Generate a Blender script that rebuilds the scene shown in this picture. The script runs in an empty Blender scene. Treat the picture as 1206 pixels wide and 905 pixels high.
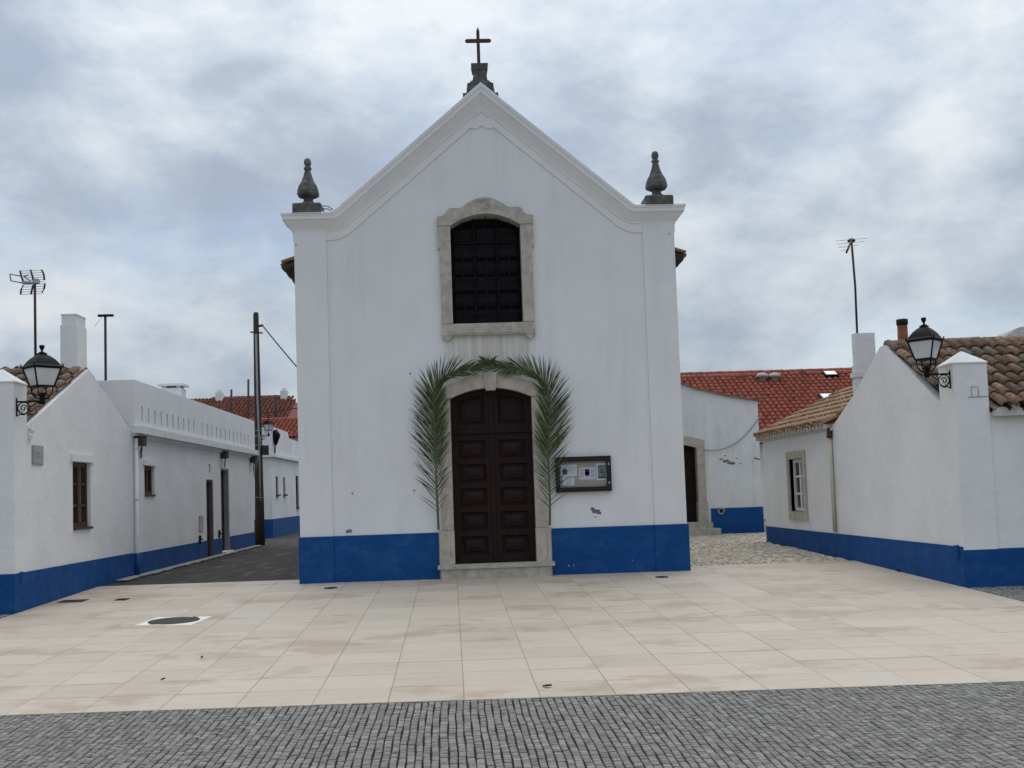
import bpy, bmesh, math, random
from mathutils import Vector, Matrix
random.seed(7)
R = math.radians
S = bpy.context.scene
COL = S.collection

# ------------------------------------------------------------------ camera
FPX, CX, CY, EYE = 1300.0, 603.0, 494.0, 1.9        # focal length (px of a 1206 wide picture), optical axis, eye height
def cv(px, py): return Vector((px - CX, -(py - CY), FPX))
d_y = cv(548, 582).normalized()                      # vanishing point of the walls that run away from us
d_z = cv(548, 582).cross(cv(648, 578.6)).normalized()
if d_z.y < 0: d_z = -d_z
d_x = d_y.cross(d_z)
if d_x.x < 0: d_x = -d_x
O = Vector((0, 0, EYE))
cam_right = Vector((d_x.x, d_y.x, d_z.x)); cam_up = Vector((d_x.y, d_y.y, d_z.y)); cam_fwd = Vector((d_x.z, d_y.z, d_z.z))
cam = bpy.data.cameras.new('camera'); co = bpy.data.objects.new('camera', cam); COL.objects.link(co)
M4 = Matrix((cam_right, cam_up, -cam_fwd)).transposed().to_4x4(); M4.translation = O
co.matrix_world = M4
cam.sensor_fit = 'HORIZONTAL'; cam.sensor_width = 36; cam.lens = 36 * FPX / 1206
cam.shift_x = 0; cam.shift_y = (CY - 452.5) / 1206
cam.clip_start = .05; cam.clip_end = 3000
S.camera = co
def ray(px, py):
    v = cv(px, py); return cam_right * v.x + cam_up * v.y + cam_fwd * v.z
def at_y(px, py, Y): d = ray(px, py); return O + d * (Y / d.y)
def at_x(px, py, X): d = ray(px, py); return O + d * (X / d.x)

# ------------------------------------------------------------------ light
SKY_OFF = (6.3, 18.1, 0.4)
SUN_EL, SUN_AZ = 62, 8                               # high, behind the church, veiled by cloud
w = bpy.data.worlds.new('World'); S.world = w; w.use_nodes = True
nt = w.node_tree; N = nt.nodes; L = nt.links
N.clear()
def nd(tree, t, **kw):
    n = tree.nodes.new(t)
    for k, v in kw.items():
        if k.startswith('i_'):
            key = k[2:]
            n.inputs[int(key) if key.isdigit() else key].default_value = v
        else: setattr(n, k, v)
    return n
sky = nd(nt, 'ShaderNodeTexSky', sky_type='NISHITA', sun_disc=False, sun_elevation=R(SUN_EL), sun_rotation=R(SUN_AZ))
tc = nd(nt, 'ShaderNodeTexCoord')
sep = nd(nt, 'ShaderNodeSeparateXYZ'); L.new(tc.outputs['Generated'], sep.inputs[0])
def wm(op, a, b=None, clamp=False):
    n = nd(nt, 'ShaderNodeMath', operation=op); n.use_clamp = clamp
    for i, q in enumerate((a, b)):
        if q is None: continue
        if hasattr(q, 'is_linked'): L.new(q, n.inputs[i])
        else: n.inputs[i].default_value = q
    return n.outputs[0]
zc = wm('MAXIMUM', sep.outputs['Z'], 0.0)
den = wm('ADD', zc, 0.42)
cx_ = wm('DIVIDE', sep.outputs['X'], den); cy_ = wm('DIVIDE', sep.outputs['Y'], den)
cmb = nd(nt, 'ShaderNodeCombineXYZ'); L.new(cx_, cmb.inputs[0]); L.new(cy_, cmb.inputs[1])
cmb.inputs[2].default_value = 3.7
vm = nd(nt, 'ShaderNodeMapping'); vm.inputs['Scale'].default_value = (1, 1, 1.75); vm.inputs['Location'].default_value = SKY_OFF; L.new(tc.outputs['Generated'], vm.inputs[0])
n1 = nd(nt, 'ShaderNodeTexNoise', i_Scale=3.4, i_Detail=6.0, i_Roughness=.5, i_Distortion=.25); L.new(vm.outputs[0], n1.inputs['Vector'])
n2 = nd(nt, 'ShaderNodeTexNoise', i_Scale=8.0, i_Detail=10.0, i_Roughness=.60, i_Distortion=.15); L.new(vm.outputs[0], n2.inputs['Vector'])
mixn = wm('ADD', wm('MULTIPLY', n1.outputs[0], .60), wm('MULTIPLY', n2.outputs[0], .40))
ramp = nd(nt, 'ShaderNodeValToRGB'); L.new(mixn, ramp.inputs[0])
e = ramp.color_ramp.elements
e[0].position = .40; e[0].color = (.375, .44, .545, 1)
e[1].position = .61; e[1].color = (.75, .785, .82, 1)
m_ = e.new(.46); m_.color = (.44, .51, .605, 1)
m_ = e.new(.54); m_.color = (.60, .67, .74, 1)
bright = wm('ADD', wm('MULTIPLY', zc, 0.72), .665)
sc = nd(nt, 'ShaderNodeVectorMath', operation='SCALE'); L.new(ramp.outputs[0], sc.inputs[0]); L.new(wm('MULTIPLY', bright, 10.0), sc.inputs['Scale'])
n3 = nd(nt, 'ShaderNodeTexNoise', i_Scale=3.0, i_Detail=7.0, i_Roughness=.58); L.new(vm.outputs[0], n3.inputs['Vector'])
cover = nd(nt, 'ShaderNodeMapRange', i_1=.34, i_2=.48, i_3=.62, i_4=1.0); L.new(n3.outputs[0], cover.inputs[0])
mx = nd(nt, 'ShaderNodeMix', data_type='RGBA'); L.new(cover.outputs[0], mx.inputs['Factor'])
L.new(sky.outputs[0], mx.inputs[6]); L.new(sc.outputs[0], mx.inputs[7])
bg = nd(nt, 'ShaderNodeBackground', i_Strength=.1); L.new(mx.outputs[2], bg.inputs[0])
ow = nd(nt, 'ShaderNodeOutputWorld'); L.new(bg.outputs[0], ow.inputs[0])
sl = bpy.data.lights.new('sun', 'SUN'); sl.energy = 1.1; sl.angle = R(60); sl.color = (1, .95, .88)
so = bpy.data.objects.new('sun', sl); COL.objects.link(so); so.location = (0, 30, 40)
sd = Vector((math.sin(R(SUN_AZ)) * math.cos(R(SUN_EL)), math.cos(R(SUN_AZ)) * math.cos(R(SUN_EL)), math.sin(R(SUN_EL))))
so.rotation_euler = sd.to_track_quat('Z', 'Y').to_euler()
S.view_settings.view_transform = 'Standard'; S.view_settings.look = 'None'
S.view_settings.exposure = 0.30; S.view_settings.gamma = 1

# ------------------------------------------------------------------ materials
def mat(name, col, rough=.85, var=.12, scale=3.0, bump=0.0, bscale=40.0, island=0.0, col2=None, stretch=(1, 1, 1), spec=.3, metal=0, thr=(.35, .65), tint=None, patch=None):
    m = bpy.data.materials.new(name); m.use_nodes = True; t = m.node_tree; l = t.links
    b = t.nodes['Principled BSDF']; b.inputs['Roughness'].default_value = rough
    b.inputs['Specular IOR Level'].default_value = spec; b.inputs['Metallic'].default_value = metal
    geo = nd(t, 'ShaderNodeNewGeometry')
    mp = nd(t, 'ShaderNodeMapping'); mp.inputs['Scale'].default_value = stretch; l.new(geo.outputs['Position'], mp.inputs[0])
    n = nd(t, 'ShaderNodeTexNoise', i_Scale=scale, i_Detail=7.0, i_Roughness=.62); l.new(mp.outputs[0], n.inputs['Vector'])
    mr = nd(t, 'ShaderNodeMapRange', i_1=thr[0], i_2=thr[1]); l.new(n.outputs[0], mr.inputs[0])
    c2 = col2 or tuple(c * (1 - var * 2) for c in col)
    mx = nd(t, 'ShaderNodeMix', data_type='RGBA'); l.new(mr.outputs[0], mx.inputs['Factor'])
    mx.inputs[6].default_value = (*c2, 1); mx.inputs[7].default_value = (*col, 1)
    out = mx.outputs[2]
    if island:
        hs = nd(t, 'ShaderNodeHueSaturation'); l.new(out, hs.inputs['Color'])
        v = nd(t, 'ShaderNodeMapRange', i_3=1 - island, i_4=1 + island); l.new(geo.outputs['Random Per Island'], v.inputs[0])
        l.new(v.outputs[0], hs.inputs['Value']); out = hs.outputs[0]
    if tint:                                         # a second kind of stone or tile picked per piece
        k = nd(t, 'ShaderNodeMath', operation='FRACT'); k0 = nd(t, 'ShaderNodeMath', operation='MULTIPLY', i_1=17.31)
        l.new(geo.outputs['Random Per Island'], k0.inputs[0]); l.new(k0.outputs[0], k.inputs[0])
        kr = nd(t, 'ShaderNodeMapRange', i_1=tint[1], i_2=tint[2], i_3=0.0, i_4=tint[3]); l.new(k.outputs[0], kr.inputs[0])
        m2 = nd(t, 'ShaderNodeMix', data_type='RGBA'); l.new(kr.outputs[0], m2.inputs['Factor'])
        l.new(out, m2.inputs[6]); m2.inputs[7].default_value = (*tint[0], 1); out = m2.outputs[2]
    if patch:                                        # lichen, moss, dirt: (colour, noise scale, low, high, amount, stretch)
        pm = nd(t, 'ShaderNodeMapping'); pm.inputs['Scale'].default_value = patch[5]; pm.inputs['Location'].default_value = (3.1, 7.7, 1.3)
        l.new(geo.outputs['Position'], pm.inputs[0])
        pn = nd(t, 'ShaderNodeTexNoise', i_Scale=patch[1], i_Detail=8.0, i_Roughness=.68); l.new(pm.outputs[0], pn.inputs['Vector'])
        if len(patch) > 6:                           # every slab was cut from another part of the block
            pn.noise_dimensions = '4D'; pv = nd(t, 'ShaderNodeMath', operation='MULTIPLY', i_1=patch[6]); l.new(geo.outputs['Random Per Island'], pv.inputs[0]); l.new(pv.outputs[0], pn.inputs['W'])
        pr = nd(t, 'ShaderNodeMapRange', i_1=patch[2], i_2=patch[3], i_3=0.0, i_4=patch[4]); l.new(pn.outputs[0], pr.inputs[0])
        m3 = nd(t, 'ShaderNodeMix', data_type='RGBA'); l.new(pr.outputs[0], m3.inputs['Factor'])
        l.new(out, m3.inputs[6]); m3.inputs[7].default_value = (*patch[0], 1); out = m3.outputs[2]
    l.new(out, b.inputs['Base Color'])
    if bump:
        n2 = nd(t, 'ShaderNodeTexNoise', i_Scale=bscale, i_Detail=5.0, i_Roughness=.6); l.new(geo.outputs['Position'], n2.inputs['Vector'])
        bp = nd(t, 'ShaderNodeBump', i_Strength=bump, i_Distance=.02); l.new(n2.outputs[0], bp.inputs['Height'])
        l.new(bp.outputs[0], b.inputs['Normal'])
    m['out'] = 1
    return m
def base_link(m):
    b = m.node_tree.nodes['Principled BSDF']; return b, b.inputs['Base Color'].links[0].from_socket

PL = dict(rough=.92, scale=1.1, spec=.15)
M_white = mat('whitewash', (.76, .76, .755), var=.045, bump=.6, bscale=7, patch=((.50, .50, .48), 2.2, .60, .78, .30, (1, 1, .45)), **PL)
M_church = mat('church_whitewash', (.74, .742, .75), var=.03, bump=.22, bscale=11, patch=((.53, .53, .515), 2.0, .50, .78, .42, (1.8, 1.8, .20)), **PL)
M_old = mat('weathered_whitewash', (.72, .73, .73), var=.05, bump=.4, bscale=10, patch=((.36, .36, .35), 1.7, .50, .76, .5, (2.4, 2.4, .45)), **PL)
M_trim = mat('painted_trim', (.73, .735, .74), var=.05, bump=.1, bscale=30, patch=((.40, .38, .34), 3.0, .55, .75, .4, (1, 1, 2)), **PL)
M_corn = mat('cornice_whitewash', (.75, .75, .745), var=.03, bump=.12, bscale=30, patch=((.46, .44, .40), 3.0, .58, .78, .35, (1, 1, 2)), **PL)
M_blue = mat('blue_paint', (.004, .064, .235), rough=.75, var=.10, scale=2.0, bump=.2, bscale=12, spec=.2, patch=((.03, .105, .26), 3.0, .48, .72, .6, (1, 1, 1.6)))
M_stone = mat('limestone', (.50, .47, .41), var=.16, scale=7, bump=.3, bscale=60, patch=((.24, .22, .19), 9.0, .52, .72, .65, (1, 1, .6)))
M_stone2 = mat('door_stone', (.50, .46, .39), var=.14, scale=8, bump=.3, bscale=60, patch=((.27, .25, .21), 7.0, .52, .74, .5, (1, 1, .5)))
M_dark = mat('lichened_stone', (.125, .125, .12), var=.25, scale=9, bump=.6, bscale=40, patch=((.27, .26, .22), 8.0, .54, .68, .6, (1, 1, 1)))
M_door = mat('dark_brown_wood', (.025, .012, .0112), rough=.62, var=.22, scale=6, bump=.15, bscale=30, stretch=(6, 6, .6), spec=.14)
M_sash = mat('blackened_wood', (.007, .005, .005), rough=.7, var=.2, spec=.1)
M_wood = mat('brown_window_wood', (.085, .034, .024), rough=.6, var=.2, scale=8, stretch=(4, 4, .6))
M_jamb = mat('grey_jamb', (.33, .31, .30), var=.08)
M_jamb2 = mat('taupe_jamb', (.17, .14, .13), var=.12)
M_black = mat('black_iron', (.006, .0065, .007), rough=.6, var=.1, spec=.15)
M_blackw = mat('black_painted_wood', (.010, .010, .010), rough=.5, var=.1)
M_glassd = mat('dark_glass', (.010, .010, .014), rough=.35, var=.3, scale=5, spec=.12)
M_glass = mat('window_glass', (.04, .045, .05), rough=.08, var=.2, spec=.6)
M_frost = mat('frosted_lamp_glass', (.62, .63, .64), rough=.35, var=.08, scale=5, spec=.5)
M_plaza = mat('limestone_paving', (.51, .432, .35), rough=.6, var=.045, scale=2.3, island=.075, stretch=(1, 3, 1), spec=.3, bump=.05, bscale=30,
              tint=((.50, .445, .365), .70, .84, .8), patch=((.36, .275, .20), .75, .535, .60, .62, (1, 1.5, 1), .42))
M_joint = mat('joint_grit', (.31, .245, .185), rough=.95)
M_cob = mat('basalt_setts', (.25, .236, .215), rough=.75, var=.16, scale=22, island=.19, bump=.5, bscale=110, spec=.25, tint=((.33, .32, .30), .80, .92, .6))
M_cobj = mat('sett_joint', (.03, .027, .023), rough=.95)
M_lane = mat('limestone_setts', (.58, .51, .415), rough=.8, var=.16, scale=16, island=.28, bump=.5, bscale=70, tint=((.33, .30, .25), .6, .85, .8))
M_lanej = mat('lane_joint', (.17, .15, .12), rough=.95)
M_asph = mat('asphalt', (.050, .047, .043), rough=.9, var=.2, scale=2.5, bump=.9, bscale=60, patch=((.13, .12, .10), 2.1, .50, .70, .8, (1.6, .45, 1)))
M_conc = mat('concrete', (.36, .35, .33), rough=.9, var=.15, scale=5, bump=.3, bscale=30)
M_ground = mat('ground', (.25, .23, .19), rough=.95, var=.2, scale=.6)
M_told = mat('old_clay_tile', (.30, .185, .12), rough=.9, var=.2, scale=9, island=.42, bump=.6, bscale=50, tint=((.21, .16, .115), .35, .8, .85), patch=((.085, .075, .058), 7.0, .47, .62, .85, (1, 1, 1)))
M_tpale = mat('pale_clay_tile', (.46, .29, .17), rough=.9, var=.2, scale=7, island=.3, bump=.5, bscale=50, patch=((.16, .13, .09), 5.0, .52, .72, .7, (1, 1, 1)))
M_tred = mat('red_clay_tile', (.345, .095, .062), rough=.85, var=.12, scale=6, island=.16, bump=.2, bscale=40)
M_tdull = mat('dull_red_tile', (.20, .072, .048), rough=.9, var=.15, scale=6, island=.2)
M_mortar = mat('whitened_mortar', (.62, .60, .57), rough=.95, var=.12, scale=9, bump=.3)
M_brickp = mat('terracotta_pipe', (.27, .095, .05), rough=.9, var=.2, scale=9, bump=.4)
M_soot = mat('soot', (.02, .018, .016), rough=.95)
M_pole = mat('creosoted_wood', (.062, .050, .040), rough=.9, var=.25, scale=7, stretch=(6, 6, .4), bump=.4, bscale=30)
M_grey = mat('grey_metal', (.30, .31, .32), rough=.5, var=.1)
M_rust = mat('rusty_mast', (.085, .055, .045), rough=.8, var=.25, scale=12)
M_paper = mat('paper', (.66, .68, .70), rough=.8, var=.02)
M_paper2 = mat('lilac_paper', (.60, .60, .74), rough=.8, var=.02)
M_ink = mat('grey_ink', (.27, .30, .34), rough=.8, var=.02)
M_inkd = mat('dark_ink', (.03, .04, .06), rough=.8, var=.02)
M_photo = mat('blue_photo', (.10, .16, .27), rough=.6, var=.3, scale=40)
M_poster = mat('grey_poster', (.20, .245, .26), rough=.6, var=.2, scale=14)
M_skin = mat('pink_photo', (.42, .22, .17), rough=.6, var=.2, scale=50)
M_cork = mat('pin_board', (.40, .365, .315), rough=.95, var=.06, scale=60)
M_sign = mat('sign_enamel', (.36, .345, .31), rough=.6, var=.06, scale=10)
M_leaf = mat('palm_leaflet', (.066, .094, .026), rough=.55, var=.22, scale=7, island=.4, spec=.35)
M_rach = mat('palm_stem', (.105, .125, .048), rough=.6, var=.15)
M_weed = mat('weed_leaf', (.05, .085, .02), rough=.7, var=.2, island=.3)
M_iron = mat('cast_iron', (.060, .050, .046), rough=.7, var=.25, scale=30, bump=.8, bscale=90)
M_slab = mat('pale_slab', (.80, .77, .70), rough=.7, var=.05, scale=6)
M_cement = mat('bare_cement', (.20, .19, .175), rough=.95, var=.2, scale=30)
M_cream = mat('cream_pipe', (.58, .53, .43), rough=.6, var=.1)
M_alu = mat('galvanised', (.42, .41, .38), rough=.45, var=.1)
M_cable = mat('cable', (.02, .02, .02), rough=.7)
M_skyl = mat('skylight_glass', (.55, .60, .65), rough=.05, var=.02, spec=.9)

# rain streaks on the church wall under the upper window, and dirt under the mouldings
def add_streaks(m):
    t = m.node_tree; l = t.links; b, src = base_link(m)
    geo = nd(t, 'ShaderNodeNewGeometry'); sp = nd(t, 'ShaderNodeSeparateXYZ'); l.new(geo.outputs['Position'], sp.inputs[0])
    def mt(op, a, b2):
        n = nd(t, 'ShaderNodeMath', operation=op); n.use_clamp = False
        for i, q in enumerate((a, b2)):
            if hasattr(q, 'is_linked'): l.new(q, n.inputs[i])
            else: n.inputs[i].default_value = q
        return n.outputs[0]
    def rng(v, a, c, lo=0., hi=1.):
        n = nd(t, 'ShaderNodeMapRange', i_1=a, i_2=c, i_3=lo, i_4=hi); l.new(v, n.inputs[0]); return n.outputs[0]
    ax = mt('ABSOLUTE', mt('SUBTRACT', sp.outputs[0], .49), 0)
    mask = mt('MULTIPLY', rng(ax, .82, .66), mt('MULTIPLY', rng(sp.outputs[2], 3.7, 4.3), rng(sp.outputs[2], 4.75, 4.6)))
    mp = nd(t, 'ShaderNodeMapping'); mp.inputs['Scale'].default_value = (11, 1, .45); l.new(geo.outputs['Position'], mp.inputs[0])
    n = nd(t, 'ShaderNodeTexNoise', i_Scale=1.0, i_Detail=4.0, i_Roughness=.6); l.new(mp.outputs[0], n.inputs['Vector'])
    f = mt('MULTIPLY', mask, rng(n.outputs[0], .36, .62, .25, .8))
    mx = nd(t, 'ShaderNodeMix', data_type='RGBA'); l.new(f, mx.inputs['Factor']); l.new(src, mx.inputs[6]); mx.inputs[7].default_value = (.46, .43, .33, 1)
    l.new(mx.outputs[2], b.inputs['Base Color'])
add_streaks(M_church)

# ------------------------------------------------------------------ mesh helpers
class MB:
    def __init__(s): s.v = []; s.f = []; s.sm = []
    def quad(s, *p, smooth=False):
        i = len(s.v); s.v += [tuple(q) for q in p]; s.f.append(tuple(range(i, i + len(p)))); s.sm.append(smooth)
    def box(s, x0, y0, z0, x1, y1, z1):
        i = len(s.v)
        for z in (z0, z1): s.v += [(x0, y0, z), (x1, y0, z), (x1, y1, z), (x0, y1, z)]
        for f in ((0, 3, 2, 1), (4, 5, 6, 7), (0, 1, 5, 4), (1, 2, 6, 5), (2, 3, 7, 6), (3, 0, 4, 7)):
            s.f.append(tuple(i + k for k in f)); s.sm.append(False)
    def loft(s, rings, closed=True, cap=True, smooth=False):
        i = len(s.v); n = len(rings[0])
        for r in rings: s.v += [tuple(q) for q in r]
        for a in range(len(rings) - 1):
            for k in range(n if closed else n - 1):
                j = (k + 1) % n
                s.f.append((i + a * n + k, i + a * n + j, i + (a + 1) * n + j, i + (a + 1) * n + k)); s.sm.append(smooth)
        if cap:
            s.f.append(tuple(i + k for k in reversed(range(n)))); s.sm.append(False)
            o = i + (len(rings) - 1) * n
            s.f.append(tuple(o + k for k in range(n))); s.sm.append(False)
    def tube(s, pts, r, n=8, smooth=True):
        pts = [Vector(p) for p in pts]; rings = []
        for k, p in enumerate(pts):
            t = (pts[min(k + 1, len(pts) - 1)] - pts[max(k - 1, 0)]).normalized()
            a = t.cross(Vector((0, 0, 1)) if abs(t.z) < .9 else Vector((1, 0, 0))).normalized(); b = t.cross(a)
            rr = r[k] if isinstance(r, (list, tuple)) else r
            rings.append([p + (a * math.cos(2 * math.pi * q / n) + b * math.sin(2 * math.pi * q / n)) * rr for q in range(n)])
        s.loft(rings, smooth=smooth)
    def lathe(s, c, prof, n=16, rot=0, smooth=False, sq=False):
        c = Vector(c); rings = []
        k = 1 / math.cos(math.pi / n) if sq else 1
        for r, z in prof:
            rings.append([c + Vector((math.cos(rot + 2 * math.pi * q / n) * r * k, math.sin(rot + 2 * math.pi * q / n) * r * k, z)) for q in range(n)])
        s.loft(rings, smooth=smooth)
    def poly(s, pts, off):
        """prism: outline pts (3d, planar) swept by vector off"""
        i = len(s.v); n = len(pts); off = Vector(off)
        s.v += [tuple(p) for p in pts] + [tuple(Vector(p) + off) for p in pts]
        s.f.append(tuple(range(i, i + n))); s.sm.append(False)
        s.f.append(tuple(reversed(range(i + n, i + 2 * n)))); s.sm.append(False)
        for k in range(n):
            j = (k + 1) % n; s.f.append((i + k, i + n + k, i + n + j, i + j)); s.sm.append(False)
    def build(s, name, m, parent=None, kind=None, recalc=True):
        me = bpy.data.meshes.new(name); o = bpy.data.objects.new(name, me); COL.objects.link(o)
        off = Vector(parent_world(parent)) if parent else Vector((0, 0, 0))
        me.from_pydata([tuple(Vector(v) - off) for v in s.v], [], s.f)
        for p, q in zip(me.polygons, s.sm): p.use_smooth = q
        if recalc:
            b = bmesh.new(); b.from_mesh(me); bmesh.ops.recalc_face_normals(b, faces=b.faces); b.to_mesh(me); b.free()
        me.materials.append(m)
        if parent: o.parent = parent
        if kind: o['kind'] = kind
        return o
def parent_world(p):
    v = Vector((0, 0, 0))
    while p: v += p.location; p = p.parent
    return v
def tag(o, label, cat, group=None):
    o['label'] = label; o['category'] = cat
    if group: o['group'] = group
    return o
def thing(name, label, cat, loc=(0, 0, 0), group=None):
    o = bpy.data.objects.new(name, None); COL.objects.link(o); o.location = loc; o.empty_display_size = .3
    return tag(o, label, cat, group)
def copy_tree(o, parent=None):
    c = o.copy(); COL.objects.link(c)
    if parent: c.parent = parent
    for ch in list(o.children): copy_tree(ch, c)
    return c
def smax(a, b, k):
    if k <= 0: return max(a, b)
    h = max(k - abs(a - b), 0) / k; return max(a, b) + h * h * k * .25

def wall(mb, us, z0, top, mapf, holes=(), depth=.25, back=False, reveal=True):
    """wall sheet: us = sorted u samples, top(u), holes = (u0,u1,zb(u) or number,zt(u) or number, depth)"""
    fn = lambda q: q if callable(q) else (lambda u, q=q: q)
    hs = [(h[0], h[1], fn(h[2]), fn(h[3]), h[4] if len(h) > 4 else depth) for h in holes]
    us = sorted(set([round(u, 5) for u in us] + [round(q, 5) for h in hs for q in h[:2]]))
    z0 = fn(z0); top = fn(top)
    for a, b in zip(us, us[1:]):
        mid = (a + b) / 2
        act = sorted([h for h in hs if h[0] - 1e-6 < mid < h[1] + 1e-6], key=lambda h: h[2](mid))
        lo = z0
        for h in act:
            mb.quad(mapf(a, lo(a), 0), mapf(b, lo(b), 0), mapf(b, h[2](b), 0), mapf(a, h[2](a), 0))
            if reveal:
                mb.quad(mapf(a, h[2](a), 0), mapf(b, h[2](b), 0), mapf(b, h[2](b), -h[4]), mapf(a, h[2](a), -h[4]))
                mb.quad(mapf(a, h[3](a), 0), mapf(b, h[3](b), 0), mapf(b, h[3](b), -h[4]), mapf(a, h[3](a), -h[4]))
            lo = h[3]
        mb.quad(mapf(a, lo(a), 0), mapf(b, lo(b), 0), mapf(b, top(b), 0), mapf(a, top(a), 0))
    if reveal:
        for h in hs:
            for u in h[:2]:
                mb.quad(mapf(u, h[2](u), 0), mapf(u, h[3](u), 0), mapf(u, h[3](u), -h[4]), mapf(u, h[2](u), -h[4]))
def mbox(mb, mapf, u0, u1, z0, z1, d0, d1):
    """box in wall coordinates (u along the wall, z up, d outward)"""
    p = [mapf(u, z, d) for d in (d0, d1) for z in (z0, z1) for u in (u0, u1)]
    i = len(mb.v); mb.v += [tuple(q) for q in p]
    for f in ((0, 1, 3, 2), (4, 6, 7, 5), (0, 4, 5, 1), (2, 3, 7, 6), (0, 2, 6, 4), (1, 5, 7, 3)):
        mb.f.append(tuple(i + k for k in f)); mb.sm.append(False)
def mpoly(mb, mapf, pts, d0, d1):
    a = [Vector(mapf(u, z, d0)) for u, z in pts]
    mb.poly(a, Vector(mapf(pts[0][0], pts[0][1], d1)) - a[0])
def frange(a, b, n): return [a + (b - a) * i / n for i in range(n + 1)]

def tiles(mb, p0, u, v, nu, nv, pu=.20, pv=.40, r=.078, seg=7, jit=.012, skip=None, pans=True):
    """old style roof tiles: barrel covers over pans, course by course; p0 = eave corner, u along eave, v up the slope"""
    p0 = Vector(p0); u = Vector(u).normalized(); v = Vector(v).normalized(); n = u.cross(v)
    if n.z < 0: n = -n
    for i in range(nu):
        for j in range(nv):
            if skip and skip(i, j): continue
            c = p0 + u * ((i + .5) * pu + random.uniform(-jit, jit)) + v * (j * pv + random.uniform(-jit, jit))
            yaw = random.uniform(-jit, jit) * 2
            rings = []
            for t, rr, lift in ((0, r, .035), (pv * 1.18, r * .86, .008)):
                ring = []
                for q in range(seg + 1):
                    a = math.pi * q / seg
                    ring.append(c + v * t + u * (math.cos(a) * rr + yaw * t) + n * (math.sin(a) * rr * .95 + lift + .01))
                rings.append(ring)
            inner = [q - n * .016 for q in rings[0]]
            k = len(mb.v); m = seg + 1
            mb.v += [tuple(q) for rg in rings for q in rg] + [tuple(q) for q in inner]
            for q in range(seg):
                mb.f.append((k + q, k + q + 1, k + m + q + 1, k + m + q)); mb.sm.append(True)
                mb.f.append((k + 2 * m + q, k + 2 * m + q + 1, k + q + 1, k + q)); mb.sm.append(False)
            if pans:
                c2 = c + u * pu * .5; k = len(mb.v)
                for t, lift in ((-.04, .03), (pv * 1.1, .0)):
                    for q in range(5):
                        a = math.pi * q / 4
                        mb.v.append(tuple(c2 + v * t + u * math.cos(a) * r * .85 + n * (.045 - math.sin(a) * .055 + lift)))
                for q in range(4):
                    mb.f.append((k + q, k + q + 1, k + 5 + q + 1, k + 5 + q)); mb.sm.append(True)
def ridge(mb, a, b, r=.10, step=.38, seg=7):
    a = Vector(a); b = Vector(b); d = (b - a); n = max(1, int(d.length / step)); d.normalize()
    s_ = d.cross(Vector((0, 0, 1))).normalized(); up = s_.cross(d)
    if up.z < 0: up = -up
    for i in range(n):
        o = a + d * i * step + up * random.uniform(-.006, .006); rg = []
        for t, rr in ((0, r * .9), (step * 1.1, r * 1.05)):
            rg.append([o + d * t + s_ * math.cos(math.pi * q / seg) * rr + up * math.sin(math.pi * q / seg) * rr * .8 for q in range(seg + 1)])
        k = len(mb.v); m = seg + 1; mb.v += [tuple(q) for x in rg for q in x]
        for q in range(seg): mb.f.append((k + q, k + q + 1, k + m + q + 1, k + m + q)); mb.sm.append(True)
        mb.f.append(tuple(k + m + q for q in range(m))); mb.sm.append(False)

# ------------------------------------------------------------------ ground
GA, GB = -.003, .0252
def gz(x, y):
    z = GA * max(-12, min(12, x)) + GB * max(-15, min(20, y))
    if y > 20: z += (.0165 if x > 0 else .0012) * min(y - 20, 14)
    return z
mb = MB()
xs = [-1200, -300, -80, -30, -14, -12, -9, -6, -3, -.01, .01, 3, 6, 9, 12, 14, 30, 80, 300, 1200]
ys = [-400, -80, -15, -5, 0, 5, 10, 15, 20, 24, 28, 34, 40, 60, 120, 400, 1800]
for a, b in zip(xs, xs[1:]):
    for c, d in zip(ys, ys[1:]):
        mb.quad(*[(x, y, gz(x, y) - .06) for x, y in ((a, c), (b, c), (b, d), (a, d))])
mb.build('ground', M_ground, kind='structure')

# paved square in front of the church: every slab a thin block, dark joints between
def shear(u, v): return (u - .0123 * (v - 9.1), v - .027 * u)
XL, XR = -6.434, 6.94
TW, TD = .62, .61
mb = MB()
def clampx(x): return max(XL + .02, min(XR - .02, x))
Y_BACK = 19.62
for i in range(-12, 13):
    for j in range(0, 18):
        u0 = -.06 + i * TW; v0 = 9.12 + j * TD
        g = .0016 + random.uniform(0, .0014); gv = .0045 + random.uniform(0, .003)
        c = [shear(u0 + g, v0 + gv), shear(u0 + TW - g, v0 + gv), shear(u0 + TW - g, v0 + TD - gv), shear(u0 + g, v0 + TD - gv)]
        if max(p[0] for p in c) < XL + .05 or min(p[0] for p in c) > XR - .05 or min(p[1] for p in c) > Y_BACK: continue
        c = [(clampx(x), min(y, Y_BACK)) for x, y in c]
        dz = random.uniform(-.0012, .0012)
        t = [Vector((x, y, gz(x, y) + dz)) for x, y in c]
        ce = sum(t, Vector()) / 4
        ins = [p + (ce - p).normalized() * .004 for p in t]
        k = len(mb.v); mb.v += [tuple(p) for p in ins] + [tuple(p - Vector((0, 0, .003))) for p in t] + [tuple(p - Vector((0, 0, .03))) for p in t]
        mb.f.append((k, k + 1, k + 2, k + 3)); mb.sm.append(False)
        for q in range(4):
            r_ = (q + 1) % 4
            mb.f.append((k + q, k + 4 + q, k + 4 + r_, k + r_)); mb.f.append((k + 4 + q, k + 8 + q, k + 8 + r_, k + 4 + r_)); mb.sm += [False, False]
mb.build('plaza', M_plaza, kind='structure', recalc=False)
mb = MB()
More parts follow.
